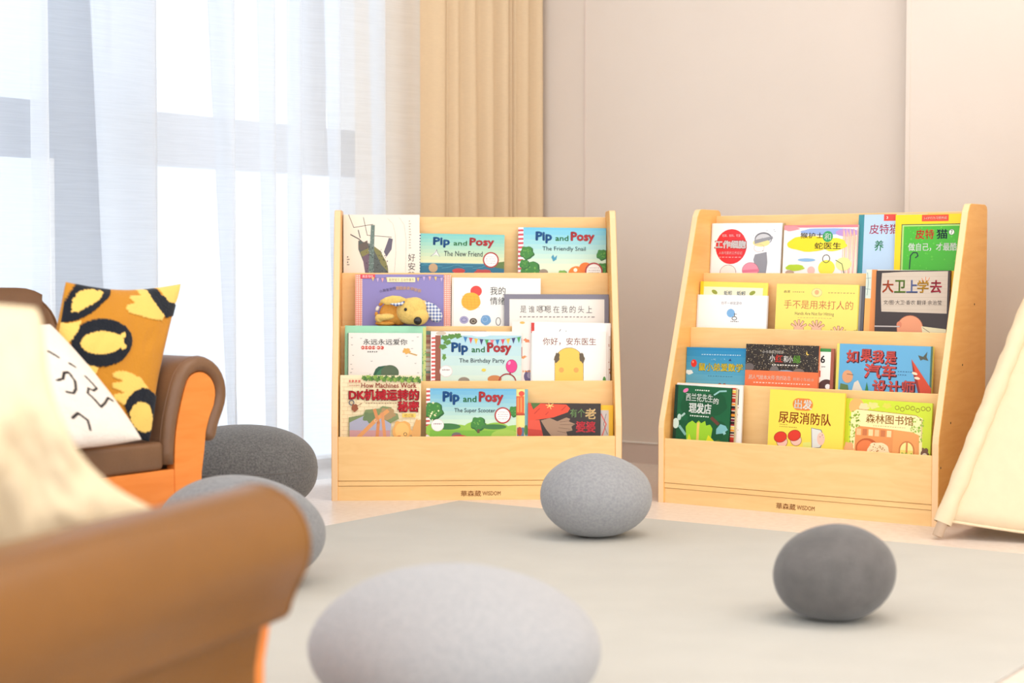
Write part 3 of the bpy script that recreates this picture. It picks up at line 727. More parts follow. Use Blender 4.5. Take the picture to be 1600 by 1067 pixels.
def a_cricket(A):
    A.rect(0, 0, A.w, A.h, (246, 234, 218)); A.rect(0, 0, .8, A.h, (90, 80, 74))
    G, Gd, P, Y = (86, 92, 88), (58, 62, 60), (112, 90, 106), (130, 126, 72)      # a plain insect shape
    A.line([(9, 0), (17, 20), (47, 15)], .9, (70, 62, 54)); A.line([(32, 4), (38, 32), (76, 35)], .9, (70, 62, 54))
    A.line([(27, 36), (24, 24)], 1.4, Gd); A.line([(12, 31), (25, 38), (34, 46)], 1.6, Gd)
    A.poly([(24, 40), (44, 46), (58, 60), (70, 80), (72, 100), (38, 100), (32, 74), (24, 54)], G)
    A.poly([(44, 46), (58, 56), (68, 74), (71, 90), (60, 78)], Y); A.poly([(30, 62), (44, 60), (46, 100), (36, 100)], P)
    A.poly([(24, 48), (38, 40), (40, 52), (28, 56)], (102, 90, 80)); A.poly([(27, 58), (40, 52), (41, 60), (30, 66)], Y)
    A.poly([(44, 16), (50, 16), (47, 100), (39, 100)], (104, 124, 116)); A.poly([(72, 36), (78, 38), (76, 54), (68, 66), (64, 58)], (100, 92, 108))
    A.dots(70, 36, 50, 70, 95, .9, Gd, 3); A.dots(40, 40, 22, 48, 95, .8, (150, 164, 156), 5)
    A.line([(70, 6), (78, 14), (82, 30), (83, 60), (80, 95)], .35, (170, 160, 150)); A.line([(88, 4), (96, 16), (99, 40), (98, 90)], .35, (170, 160, 150))
    for i in range(11): A.small(103.5, 105.5, 10+i*4.2, (150, 130, 110), 1, 1.6, i)
    for i, c in enumerate('好安静'): A.text(c, 102, 61+i*14, 113, 73+i*14, (58, 44, 44))
    for i in range(4): A.small(6.5, 9, 66+i*4, (90, 80, 74), 1, 2, i)
def a_newfriend(A):
    sky(A, (120, 200, 196), (226, 224, 178), 44); A.rect(0, 46, A.w, A.h, (40, 110, 138)); A.rect(0, 46, A.w, 47, (110, 170, 180))
    for i in range(8): A.line([(8+i*16, 50+i % 3*2), (16+i*16, 49+i % 3*2), (24+i*16, 51)], .6, (80, 160, 180))
    A.rect(0, 0, 5.6, A.h, (250, 248, 244)); A.stripes(0, 5.6, 0, 80, 17, (50, 60, 120))
    pip(A, 26, 6, 94, 15); sub(A, 'The New Friend', 42.5, 27, 103, 35)
    A.poly([(22, 36), (28, 30), (30, 24), (32, 30), (36, 36), (30, 33)], (230, 230, 226)); A.line([(22, 36), (29, 30), (31, 25), (33, 31), (36, 36)], .5, (90, 90, 100))
    A.oval(66, 58, 10, 4, (200, 60, 56)); A.oval(104, 60, 14, 5, (190, 70, 66), wob=.1); A.poly([(110, 50), (125, 44), (138, 42), (138, 54)], (96, 120, 60))
    A.oval(26, 54, 7, 7, (196, 160, 120)); badge(A, 116, 40, 12.5)
def a_snail(A):
    sky(A, (112, 196, 226), (226, 236, 206), 60); A.rect(0, 0, 8, A.h, (252, 238, 240)); A.stripes(0, 8, 0, 100, 15, (206, 70, 84))
    bush(A, 14, 40, 11); bush(A, 20, 68, 16); bush(A, 10, 58, 8); bush(A, 132, 42, 9); bush(A, 134, 64, 10); bush(A, 70, 74, 8, (130, 180, 80))
    pip(A, 28, 7, 91, 17); sub(A, 'The Friendly Snail', 38, 29.5, 106, 38)
    A.poly([(52, 46), (55, 42), (57, 47), (61, 43), (60, 50), (55, 53)], (70, 150, 180))
    A.oval(92, 71, 13, 11, (240, 132, 40)); A.oval(106, 62, 10, 8, (236, 120, 36)); A.oval(90, 66, 3, 3, (255, 246, 226)); A.oval(40, 70, 7, 5, (156, 138, 118))
    badge(A, 119, 68, 14)
def ging(A, x0, x1, c):
    A.rect(x0, 0, x1, A.h, (250, 226, 214))
    for i in range(3): A.rect(x0+(x1-x0)*(i+.1)/3, 0, x0+(x1-x0)*(i+.55)/3, A.h, (242, 160, 140))
    for i in range(36): A.rect(x0, i*3.2, x1, i*3.2+1.4, c if False else (240, 150, 132))
def a_purple(A):
    A.rect(0, 0, A.w, A.h, (142, 132, 192)); ging(A, 0, 11, (240, 150, 132)); ging(A, 139, 150, (240, 150, 132))
    A.rect(8, 0, 31, 6.5, (222, 66, 84)); A.text('青豆书坊', 11, 1.2, 28, 5.4, (255, 240, 240))
    bunting(A, 24, 54, 4, 4, 5, 2, ((238, 200, 120), (206, 180, 220), (240, 170, 170))); bunting(A, 94, 140, 6, 5, 5, -3, ((238, 200, 120), (206, 180, 220), (240, 170, 170)))
    A.rect(50, 4.5, 94, 12, (250, 238, 190)); A.text('聪明宝贝·互动手偶书', 53, 6, 92, 11, (120, 90, 60))
    for i, c in enumerate('小狗宝宝的'): A.text(c, 38+i*5.2, 24-i*1.1, 42.4+i*5.2, 28.4-i*1.1, (60, 50, 90))
    for i, c in enumerate('甜甜亲亲'): A.text(c, 64+i*5.6, 18.8, 69+i*5.6, 24, (250, 206, 160), .04)
    for i, c in enumerate('和抱抱'): A.text(c, 87+i*5.6, 20+i*1.4, 92+i*5.6, 25+i*1.4, (250, 206, 160), .04)
    for i in range(7): A.poly([(45+6*i, 48-7*sin(i*.52)), (50+6*i, 47-7*sin(i*.52+.4)), (49+6*i, 53-7*sin(i*.52+.4)), (45+6*i, 54-7*sin(i*.52))], ((246, 214, 140), (236, 140, 90))[i % 2])
def a_emotion(A):
    A.rect(0, 0, A.w, A.h, WH); A.rect(0, 0, 3, A.h, (236, 226, 216))
    A.oval(38, 21, 9, 8.5, (226, 66, 58)); A.oval(30, 37, 15, 14, (246, 178, 52), wob=.02)
    for i in range(5): A.line([(17+i*6, 28+i % 2), (20+i*5.6, 47)], .4, (232, 150, 40)); A.line([(16, 29+i*4.4), (44, 30+i*4.2)], .4, (232, 150, 40))
    A.oval(19.5, 66, 7, 6, (168, 164, 200)); A.ring(19.5, 66, 4, 3, .8, (110, 110, 160)); A.oval(34, 68, 6, 5, (90, 74, 60)); A.ring(34, 68, 3, 2.4, .8, (220, 210, 190))
    A.oval(53.5, 66, 8, 8, (112, 160, 206), wob=.03); A.ring(52, 65, 4, 4, .7, (170, 200, 230)); A.ring(73, 68, 3.6, 6, .9, K)
    A.text('我的', 60, 14, 84, 26.5, K); A.text('情绪', 60, 30, 84, 42, K)
def a_greyframe(A):
    A.rect(0, 0, A.w, A.h, (128, 124, 138)); A.rect(8, 7.5, 157, A.h, (240, 234, 226)); A.rect(8, 7.5, 157, 8.1, (200, 196, 190))
    for i, c in enumerate('是谁嗯嗯在我的头上'): A.text(c, 25+i*12.9, 18, 34.5+i*12.9, 29, (60, 56, 58))
    A.ring(61.5, 22, 3.6, 3.6, .7, (60, 56, 58)); A.small(24, 139, 35.5, (150, 140, 136), 16, 2)
def a_mint(A):
    A.rect(0, 0, A.w, A.h, (150, 212, 176)); A.rect(2, 1, 124, A.h, (160, 220, 184)); A.rect(122, 2, 127, A.h, (206, 214, 130)); A.dots(30, 118, 30, 127, 80, 1.2, (120, 180, 110), 2)
def a_rex(A):
    A.rect(0, 0, A.w, A.h, (240, 234, 226)); A.rect(0, 0, 1, A.h, (70, 100, 80))
    q = random.Random(5)
    for i in range(34):
        x, y = q.uniform(5, 112), q.uniform(4, 70)
        if not (22 < x < 92 and 8 < y < 30) and not (38 < x < 86 and y > 32): A.line([(x-1.2, y), (x, y+.8), (x+1.4, y)], .55, (110, 106, 104))
    A.text('永远永远爱你', 24, 9.5, 93, 18.5, (52, 46, 46), .01)
    for i in range(4): A.oval(23.5+i*5.6, 23, 2.8, 2.8, (206, 74, 60))
    for i in range(2): A.oval(48+i*5.6, 23, 2.8, 2.8, (206, 74, 60))
    A.small(22, 54, 23, (250, 220, 200), 7, 1.6, 3); A.small(31, 47, 29.5, (90, 84, 80), 4, 2, 3)
    # a plain green hill in place of the drawn creature, and a small tan leaf
    A.oval(58, 84, 22, 34, (40, 88, 62), wob=.03); A.oval(59, 84, 19, 30, (62, 122, 84)); A.oval(66, 62, 14, 12, (86, 104, 74))
    A.oval(92, 28, 6, 4.4, (226, 170, 80), wob=.14); A.line([(96, 31), (108, 34.5)], 2.2, (230, 190, 120)); A.line([(96, 31), (108, 34.5)], .5, (140, 90, 40))
def a_spineA(A):
    A.rect(0, 0, A.w, A.h, (158, 120, 90)); q = random.Random(2)
    for i in range(12): A.rect(0, i*7, 9, i*7+q.uniform(2, 6), q.choice([(90, 120, 100), (196, 150, 110), (140, 80, 60), (120, 140, 90), (180, 170, 150)]))
def a_birthday(A):
    A.rect(0, 0, A.w, A.h, (240, 230, 214)); A.rect(2.5, 6.5, A.w, A.h, (176, 214, 226)); sky(A2 := A, (170, 212, 228), (214, 230, 214), 76, 5)
    A.rect(0, 0, A.w, 6.3, (244, 236, 226)); A.oval(16, 3, 8, 3, (206, 190, 170)); A.oval(78, 4, 16, 4, (250, 250, 250))
    A.rect(0, 6.3, 7, A.h, (252, 240, 236)); A.stripes(1, 7, 6.3, 110, 17, (214, 84, 74)); A.rect(7, 6.3, 15.5, A.h, (150, 86, 62))
    for x, y in ((22, 10), (32, 8), (42, 7), (26, 17), (19, 24)): A.oval(x, y, 6, 4, (88, 138, 56), wob=.15)
    A.oval(21, 40, 3, 5, (100, 150, 60), 0, wob=.2)
    bunting(A, 50, 142, 8, 11, 7, 5)
    pip(A, 33, 18, 92.5, 18); sub(A, 'The Birthday Party', 44.5, 42, 116, 50.5)
    A.oval(24, 62, 10, 9, (250, 240, 236)); A.ring(24, 62, 9.4, 8.6, .5, (220, 190, 190)); A.small(18, 30, 60, (150, 120, 120), 4, 2)
    A.oval(126.5, 54, 9, 10.5, (150, 24, 80)); A.oval(126.5, 54, 8.4, 9.9, (234, 58, 134)); A.oval(123, 49, 2, 3, (250, 160, 196), .4); A.poly([(121, 66), (125, 63), (126, 67)], (150, 24, 80))
    A.oval(83, 60, 3.4, 2.4, (236, 208, 70)); A.oval(100, 74, 11, 6, (206, 130, 70)); A.oval(52, 77, 9, 6, (150, 134, 116)); A.ring(120, 78, 13, 12, 2, (176, 52, 50))
def a_pinkill(A):
    A.rect(0, 0, A.w, A.h, (244, 230, 222)); A.oval(23, 30, 5, 2.6, (226, 130, 80), .4, wob=.2); A.oval(18, 56, 5, 2, (226, 150, 90), -.3, wob=.2)
    A.oval(16, 2, 4, 2, (236, 180, 90)); A.oval(27, 86, 8, 10, (96, 82, 120)); A.oval(28, 84, 4, 5, (150, 136, 160)); A.rect(14, 40, 16, 55, (206, 90, 60)); A.rect(14, 26, 15.6, 34, (200, 80, 60))
    A.small(17, 29, 78, (230, 150, 80), 3, 3)
def a_whitebig(A):
    A.rect(0, 0, A.w, A.h, (250, 248, 246)); A.rect(0, 1, 5, 14, (206, 52, 46)); A.rect(0, 13, 3, 17, (230, 80, 60))
    A.line([(43, 15), (46, 11)], 1, K); A.line([(54, 13), (56, 15)], 1, K); A.rect(121, 20, 124, A.h, (224, 214, 206)); A.dots(8, 121, 30, 124, 88, 1.3, (170, 100, 60), 4)
def a_anton(A):
    A.rect(0, 0, A.w, A.h, (248, 243, 236)); A.text('你好，安东医生', 17, 10, 100, 21.5, (150, 62, 62), .008)
    # plain yellow rounded shape
    A.oval(58, 46, 22, 21, (84, 66, 50)); A.rect(35.4, 46, 80.6, 100, (84, 66, 50)); A.oval(58, 46, 21.4, 20.4, (246, 198, 86)); A.rect(36, 46, 80, 100, (246, 198, 86))
    A.oval(39, 41, 4, 8, (98, 82, 60), .2, wob=.1); A.oval(78, 41, 4, 8, (98, 82, 60), -.2, wob=.1)
    A.oval(46, 60, 4, 4, (240, 164, 82)); A.oval(69, 60, 4, 4, (240, 164, 82)); A.oval(113, 76, 2.5, 6, (84, 150, 60))
def a_machines(A):
    A.rect(0, 0, A.w, A.h, (250, 232, 190))
    for i in range(15):
        y = 6+i*6.2; A.line([(3, y), (123, y+.4*sin(i))], .5, (224, 196, 148))
        for j in range(10): A.line([(6+j*13+(i % 2)*6, y), (6+j*13+(i % 2)*6, y+6)], .5, (224, 196, 148))
    for i in range(26): A.oval(37+i*3.5, 4+2*sin(i*2.3)+i*.12, 3.4, 3.4, ((98, 140, 52), (70, 112, 44), (140, 172, 70))[i % 3], wob=.2, ph=i)
    A.small(14, 30, 9.5, (210, 110, 90), 3, 4); A.small(14, 30, 16, (190, 120, 100), 6, 1.6)
    A.text('How Machines Work', 33, 12, 119, 19.5, (176, 58, 40), .03)
    for s_, x0, y0, x1, y1 in (('DK机械运转的', 15, 23, 122, 38), ('秘密', 91, 41, 122, 56)):
        A.text(s_, x0-.9, y0-.7, x1+.9, y1+.9, (120, 16, 24), .075); A.text(s_, x0, y0, x1, y1, (226, 34, 48), .055)
    A.small(40, 86, 43.5, (150, 110, 80), 10, 1.2); A.rect(97, 59.5, 118, 65.5, (246, 206, 96)); A.text('修订版', 100, 60.5, 115, 65, (130, 80, 30))
    A.ring(18, 43, 3.6, 3.6, 1.6, (130, 130, 140)); A.oval(23, 51, 5, 6, (150, 82, 50), wob=.12); A.line([(27, 48), (34, 44)], .8, (150, 82, 50))
    A.poly([(14, 66), (36, 62), (40, 54), (62, 52), (66, 48), (80, 50), (82, 58), (90, 60), (92, 68), (80, 74), (74, 100), (14, 100)], (128, 142, 92))
    A.poly([(15, 74), (36, 64), (58, 62), (80, 76), (78, 100), (15, 100)], (170, 170, 190)); A.rect(15, 86, 78, 100, (200, 150, 150)); A.oval(48, 66, 12, 8, (110, 130, 86), wob=.15); A.oval(74, 60, 12, 9, (176, 142, 96), wob=.12)
    A.line([(30, 96), (58, 68), (74, 56)], 6, (226, 156, 92)); A.line([(54, 54), (60, 74), (58, 98)], 5, (216, 140, 84)); A.line([(66, 60), (70, 96)], 5, (222, 150, 96)); A.ring(56, 71, 2, 2, .8, (250, 230, 200))
    A.oval(97, 86, 15, 15, (234, 172, 92), wob=.08); A.oval(97, 86, 11, 12, (244, 192, 110)); A.rect(90, 94, 95, 100, (206, 120, 60)); A.ring(102, 92, 2.5, 2.5, .8, (120, 80, 60)); A.oval(120, 86, 7, 18, (226, 168, 96), .2, wob=.08)
def a_scooter(A):
    sky(A, (104, 178, 218), (206, 230, 206), 52); A.rect(0, 0, 6, A.h, (250, 236, 232)); A.stripes(0, 6, 0, 100, 15, (206, 80, 74))
    for i in range(5): A.oval(20+i*30, 66+3*sin(i*2), 22, 12, (150, 196, 66))
    A.rect(6, 66, A.w, A.h, (126, 184, 56)); bush(A, 12, 36, 15); A.dots(10, 6, 22, 22, 50, 1.6, (244, 240, 190), 3); bush(A, 82, 56, 12); bush(A, 138, 36, 9); A.oval(34, 60, 20, 5, (60, 120, 60)); A.oval(106, 60, 20, 4, (60, 120, 60)); A.rect(80, 64, 84, 70, (110, 76, 50))
    pip(A, 26.5, 5.5, 93.5, 19.5); sub(A, 'The Super Scooter', 44, 31, 108, 39.5)
    A.oval(18, 58, 10, 9.6, (250, 240, 236)); A.ring(18, 58, 9.6, 9.2, .5, (220, 190, 190)); A.small(12, 24, 56, (150, 120, 120), 4, 2); badge(A, 120, 42, 13)
    A.oval(124, 74, 22, 10, (168, 200, 80)); A.oval(48, 74, 8, 5, (120, 110, 104)); A.oval(52, 76, 12, 3, (206, 60, 60))
def a_house(A):
    A.rect(0, 0, A.w, A.h, (250, 226, 140)); A.rect(106, 11, 119, 38, (230, 96, 44)); A.rect(108, 13, 111, 36, (244, 150, 80)); A.rect(113, 13, 116, 36, (244, 150, 80)); A.oval(115, 7, 4.5, 4, (226, 80, 60)); A.rect(106, 38, 120, 41, (190, 70, 40))
    A.rect(120, 0, 125, A.h, (126, 178, 186)); A.rect(108, 60, 119, A.h, (90, 120, 150)); A.oval(112, 66, 4, 7, (190, 66, 46)); A.oval(122, 64, 3, 8, (90, 140, 70))
def a_granny(A):
    A.rect(0, 0, A.w, A.h, (52, 40, 34)); A.poly([(0, 0), (60, 2), (66, 8), (62, 14), (40, 22), (0, 28)], (232, 78, 48))
    for i in range(26): x = 3+(i*13.7) % 56; y = 3+(i*5.3) % 20; A.rect(x, y, x+2, y+1, (190, 46, 30)) if y < 24-x*.22 else None
    A.poly([(4, 0), (20, 0), (14, 5), (8, 10), (6, 5)], (76, 110, 50)); A.line([(32, 0), (36, 9)], 1, (250, 226, 130)); A.line([(30, 7), (39, 1)], 1, (250, 226, 130)); A.line([(28, 3), (40, 5)], 1, (250, 226, 130))
    # generic mitten shape and a red patch
    A.poly([(20, 27), (34, 23), (46, 28), (60, 22), (66, 24), (64, 28), (74, 32), (68, 36), (70, 42), (60, 44), (62, 50), (44, 54), (36, 50), (28, 40)], (166, 134, 108))
    for a, b in (((50, 29), (66, 27)), ((50, 33), (72, 33)), ((48, 38), (66, 40)), ((46, 43), (60, 46))): A.line([a, b], .6, (104, 78, 60))
    A.poly([(0, 27), (18, 26), (24, 52), (0, 52)], (226, 84, 60)); A.poly([(0, 40), (22, 42), (24, 60), (0, 60)], (196, 60, 44))
    A.text('有个', 66, 8.5, 89, 21.5, (150, 190, 120), .01); A.text('老', 90, 8, 106, 24, (250, 214, 150), .05)
    A.text('婆婆', 75.5, 28, 105.5, 44.5, (232, 62, 74), .04)
def a_yellowback(A): A.rect(0, 0, A.w, A.h, (248, 196, 36)); A.rect(60, 8, 102, A.h, (206, 196, 190)); A.line([(90, 14), (98, 30), (92, 48)], 2, (220, 110, 100)); A.line([(98, 14), (94, 30), (100, 46)], .8, (100, 90, 90))
book('cricket', .012, a_cricket, 'cream picture book with a dark insect, tallest on the top tier by the curtain', (236, 220, 200))
book('newfriend', .007, a_newfriend, 'teal sea-scene picture book with navy striped spine on the top tier', (90, 120, 130))
book('snail', .008, a_snail, 'sky-blue picture book with red striped spine and orange ovals, top tier', (90, 140, 150))
book('purple', .008, a_purple, 'purple picture book with red gingham borders behind the plush puppy', (236, 170, 150))
book('emotion', .007, a_emotion, 'white picture book with yellow and red balls on the second tier', (240, 230, 220))
book('greyframe', .0095, a_greyframe, 'wide grey-bordered picture book overlapping the one with coloured balls', (112, 108, 122), pages=False)
book('mint', .007, a_mint, 'mint green book mostly hidden behind the white book with small leaf', (140, 200, 166))
book('rex', .008, a_rex, 'white picture book with green mound, in front of the mint green book', (70, 100, 80))
book('spineA', .005, a_spineA, 'brown book whose edge peeks out beside the balloon and bunting cover', (150, 112, 84), pages=False)
book('birthday', .009, a_birthday, 'pale blue picture book with bunting and a pink balloon', (240, 232, 220))
book('pinkill', .005, a_pinkill, 'pale pink illustrated book edge between balloon cover and large white book', (236, 220, 210), pages=False)
book('whitebig', .006, a_whitebig, 'large white book with red tab behind the yellow rounded shape cover', (244, 238, 232))
book('anton', .0055, a_anton, 'white picture book with yellow rounded shape under red Chinese title', (226, 220, 212))
book('machines', .013, a_machines, 'brick-wall pattern picture book with big red Chinese title, bottom tier', (244, 226, 186))
book('scooter', .008, a_scooter, 'blue sky and green meadow picture book on the bottom tier', (200, 220, 220))
book('house', .007, a_house, 'yellow book with orange house edge, peeking from behind the meadow cover', (126, 178, 186))
book('granny', .008, a_granny, 'dark brown picture book with red strawberry shape on the bottom tier', (52, 40, 34), spine=(236, 232, 226))
book('yellowback', .006, a_yellowback, 'bright yellow book peeking from behind the dark brown cover', (248, 196, 36))

def a_cells(A):
    A.rect(0, 0, A.w, A.h, (250, 248, 250)); A.rect(0, 0, 2, A.h, (236, 226, 222))
    A.oval(32, 36, 24.5, 27, (224, 48, 54)); A.text('有趣、有料、可爱', 17, 17, 46, 21, (255, 240, 240), .01); A.text('工作细胞', 6, 26, 56, 39.5, (196, 24, 34), .09); A.text('工作细胞', 7, 27, 55, 38.5, (255, 252, 252), .07); A.text('人体可爱的工作日记', 13, 43.5, 50, 48, (255, 230, 230), .01); A.small(14, 48, 52.5, (250, 200, 200), 6, 1)
    # a cap and scarf in plain shapes
    A.oval(82, 24, 13.5, 10, (120, 120, 126)); A.oval(82, 25, 12, 8.6, (206, 206, 210)); A.oval(79, 30, 13, 6, (240, 222, 150)); A.poly([(68, 26), (96, 20), (97, 24), (69, 32)], (150, 150, 156))
    A.poly([(70, 48), (88, 44), (90, 60), (88, 80), (74, 80), (68, 56)], (148, 148, 156)); A.ring(76, 38, 8, 6, .5, (210, 160, 150))
    A.oval(64, 72, 13, 12, (176, 110, 120)); A.oval(64, 72, 12.3, 11.3, (242, 150, 170)); A.poly([(51, 72), (77, 70), (78, 74), (52, 76)], (226, 120, 146)); A.oval(29, 76, 13, 12, (150, 120, 110)); A.oval(29, 76, 12.3, 11.3, (250, 236, 230))
    A.dots(8, 60, 10, 104, 45, .9, (110, 110, 120), 9)
def a_plain(c, s=None):
    def f(A):
        A.rect(0, 0, A.w, A.h, c)
        if s: A.rect(A.w-3, 0, A.w, A.h, s)
    return f
def a_monkey(A):
    A.rect(0, 0, A.w, A.h, (248, 240, 236)); A.rect(0, 0, A.w, 4, (238, 132, 140)); A.oval(10, 5, 14, 4, (242, 150, 156), wob=.1); A.oval(70, 10, 44, 5, (150, 176, 226), wob=.05); A.oval(100, 12, 18, 6, (190, 150, 210))
    for i in range(22): x = 94+i*1.05; A.line([(x, 6+i % 5*3), (x+2*sin(i), 76)], .9, ((246, 170, 150), (250, 220, 150), (244, 190, 190))[i % 3])
    A.oval(42, 29, 36, 12, (252, 220, 30), wob=.04); A.oval(78, 30, 22, 10, (252, 226, 50), wob=.05); A.oval(38, 54, 14, 2.6, (140, 184, 224)); A.oval(20, 66, 15, 5, (180, 206, 40), wob=.05); A.oval(70, 66, 13, 12, (234, 226, 70)); A.oval(96, 60, 12, 10, (250, 236, 150))
    A.text('猴护士', 27, 12, 63, 20.5, K, .02); A.oval(70, 18, 8, 8.5, (46, 160, 92)); A.text('和', 65, 13, 75, 23, (240, 250, 240), .03); A.text('蛇医生', 50, 27, 91, 37, K, .02)
    A.oval(46, 70, 6, 6, (246, 190, 180)); A.oval(12, 74, 7, 4, (190, 160, 140)); A.ring(69, 52, 5.5, 6, .9, K); A.line([(84, 54), (94, 60), (98, 76)], 1.1, (70, 110, 60))
def a_catblue(A):
    A.rect(0, 0, A.w, A.h, (186, 212, 238)); A.rect(0, 0, 9, A.h, (54, 138, 150)); A.rect(40, 0, 60, 10, (226, 70, 56)); A.text('3', 44, 3, 46.5, 7, (255, 240, 230))
    A.text('皮特猫', 18, 15, 64, 30, (216, 54, 88), .012); A.text('养', 27, 40, 41, 56, (48, 160, 96), .02)
def a_catyellow(A):
    A.rect(0, 0, A.w, A.h, (252, 212, 14)); A.rect(10, 15, 106, A.h, (44, 74, 40)); A.rect(11.2, 16.2, 106, A.h, (178, 214, 120)); A.rect(14, 18.5, 106, A.h, (72, 180, 44)); A.dots(60, 16, 20, 104, 90, 1.6, (96, 196, 60), 8)
    A.rect(42, 1, 84, 11, (222, 74, 44)); A.text('3-6岁行为习惯养成', 45, 4, 81, 8, (255, 236, 220), .01)
    A.text('皮特', 33, 23.5, 62, 38, (232, 60, 34), .035); A.text('猫', 66, 23.5, 83, 38, (26, 40, 60), .035); A.oval(89.5, 28, 4.6, 4.6, (30, 60, 40)); A.oval(89.5, 28, 4, 4, (240, 246, 236)); A.text('7', 88, 25, 91, 31, K, .02)
    A.text('做自己，才最酷', 22, 44.5, 98, 56.5, (250, 252, 246), .03)
    A.line([(25, 84), (26, 64), (30, 59), (36, 59), (38, 64), (34, 67)], 1.8, (26, 48, 50))
def a_yb2(A):
    A.rect(0, 0, A.w, A.h, (250, 226, 96)); A.rect(0, 0, 5, A.h, (232, 206, 40)); A.rect(6, 8, 98, A.h, (250, 240, 206))
    A.oval(23, 16, 5, 3, (150, 160, 60), .5); A.oval(82, 16, 5, 3, (150, 160, 60), -.5); A.text('蚯蚓', 38, 13.5, 50, 20, (60, 100, 130), .03); A.text('蚯蚓', 58, 13.5, 71, 20, (60, 100, 130), .03)
def a_dot(A):
    A.rect(0, 0, A.w, A.h, (252, 251, 252)); A.rect(0, 0, 2.4, A.h, (240, 232, 228)); A.text('你不一样就是你', 38, 10, 70, 15, (110, 100, 104)); A.oval(53.5, 28, 6.4, 6.6, (126, 180, 228))
    A.line([(59.5, 28), (59.5, 33)], .9, K); A.line([(59.5, 29.5), (63, 29.5)], .8, K); A.ring(59.5, 36, 3.6, 2.6, 1, K); A.small(54, 66, 41, K, 4, 1.4)
def a_hands(A):
    A.rect(0, 0, A.w, A.h, (250, 226, 114)); A.text('启发', 12, 10, 22, 14, (70, 60, 90), .02); A.small(26, 44, 12.5, (180, 150, 90), 5, 1.6); A.small(82, 124, 13, (180, 150, 90), 8, 1.4)
    A.oval(64, 13, 8.6, 7, (240, 224, 150)); A.ring(64, 13, 8, 6.6, .4, (180, 150, 90)); A.oval(64, 12.5, 3.4, 3.6, (232, 170, 120))
    A.text('手不是用来打人的', 13, 25, 121, 38.5, (196, 110, 70)); A.text('Hands Are Not for Hitting', 31, 43, 92, 49.5, (100, 90, 70)); A.small(36, 86, 52, (190, 160, 100), 10, .8)
    for hx, hy, s_ in ((38, 66, 1), (66, 66, -1), (100, 74, 1)):
        A.oval(hx, hy+4, 8, 8, (150, 104, 76)); A.oval(hx, hy+4, 7.4, 7.4, (246, 190, 160))
        for i in range(5):
            a = radians(-150+i*30); ex, ey = hx+cos(a)*13, hy+3+sin(a)*13; A.line([(hx+cos(a)*5, hy+3+sin(a)*5), (ex, ey)], 3.6, (150, 104, 76)); A.line([(hx+cos(a)*4, hy+4+sin(a)*4), (ex-cos(a)*.4, ey-sin(a)*.4)], 2.5, (246, 190, 160))
    for i in range(4): A.line([(122+i*3, 70-i), (118+i*3, 78)], 1, (90, 84, 60))
def a_greyside(A): A.rect(0, 0, A.w, A.h, (120, 122, 130)); A.rect(88, 0, 93, A.h, (206, 204, 206)); A.rect(93, 0, 97, A.h, (150, 150, 156)); A.rect(97, 0, 102, A.h, (92, 90, 96))
def a_davidback(A):
    A.rect(0, 0, A.w, A.h, (240, 226, 206)); A.rect(0, 2, 9, 45, (216, 226, 214)); A.line([(2, 5), (4, 20), (3, 40)], .7, (90, 130, 130)); A.line([(0, 14), (8, 13)], .5, (90, 130, 130)); A.line([(0, 30), (8, 31)], .5, (90, 130, 130))
    A.rect(9, 0, 18, A.h, (238, 150, 80)); A.rect(0, 45, 9, A.h, (240, 176, 100)); A.rect(128, 0, 133, A.h, (120, 84, 50)); A.rect(133, 0, 138, A.h, (240, 190, 60)); A.dots(14, 126, 6, 138, 90, 1.6, (230, 130, 50), 3)
def a_david(A):
    A.rect(0, 0, A.w, A.h, (60, 48, 46)); A.poly([(9, 4), (40, 2), (112, 1), (112, 66), (60, 65), (10, 64), (8, 34)], (206, 190, 172))
    for i in range(9): A.line([(10, 10+i*6.4), (111, 9+i*6.4)], .35, (190, 172, 152))
    for s_, x, c in (('大', 11, (214, 90, 44)), ('卫', 30, (110, 150, 50)), ('上', 49, (110, 130, 190)), ('学', 66, (226, 170, 40)), ('去', 86, (196, 50, 70))):
        A.text(s_, x-.3, 15.3, x+16.7, 34.3, (80, 60, 66), .045); A.text(s_, x, 15, x+17, 34, c, .025); A.text(s_, x+.3, 15.3, x+16.7, 33.7, (70, 50, 60)) if False else None
    for a, b in (((72, 12), (74, 16)), ((78, 10), (78, 15)), ((84, 11), (82, 16))): A.line([a, b], .8, (226, 120, 40))
    A.text('文/图·大卫·香农 翻译·余治莹', 13, 46, 104, 53, (90, 76, 70))
    A.oval(56, 90, 21, 21, (150, 84, 60)); A.oval(56, 90, 20, 20, (228, 152, 112)); A.oval(39, 84, 4, 5, (214, 130, 96)); A.poly([(74, 86), (112, 90), (112, 110), (78, 110)], (230, 220, 180)); A.line([(76, 88), (100, 104)], .8, (120, 100, 80)); A.rect(0, 86, 40, 88, (190, 180, 176))
book('cells', .0065, a_cells, 'white picture book with a red circle, top tier of the angled bookshelf', (230, 222, 216))
book('cellsback', .005, a_plain((238, 222, 190), (200, 170, 120)), 'cream book edge behind the red circle book', (200, 170, 120))
book('monkey', .007, a_monkey, 'watercolour picture book with yellow brush patch and green dot', (230, 200, 190), spine=(226, 190, 110))
book('catblue', .007, a_catblue, 'pale blue picture book with teal spine behind the bright yellow one', (54, 138, 150))
book('catyellow', .0085, a_catyellow, 'bright yellow and green picture book on the top tier by the tent', (252, 212, 14), spine=(206, 60, 40))
book('yellowback2', .0042, a_yb2, 'yellow bordered picture book standing behind the white one with blue dot', (250, 226, 96), pages=False)
book('orangeside', .0035, a_plain((246, 196, 150), (240, 160, 110)), 'thin orange book edge behind the yellow bordered book', (240, 160, 110), pages=False)
book('dot', .008, a_dot, 'small white picture book with a pale blue dot', (236, 230, 228))
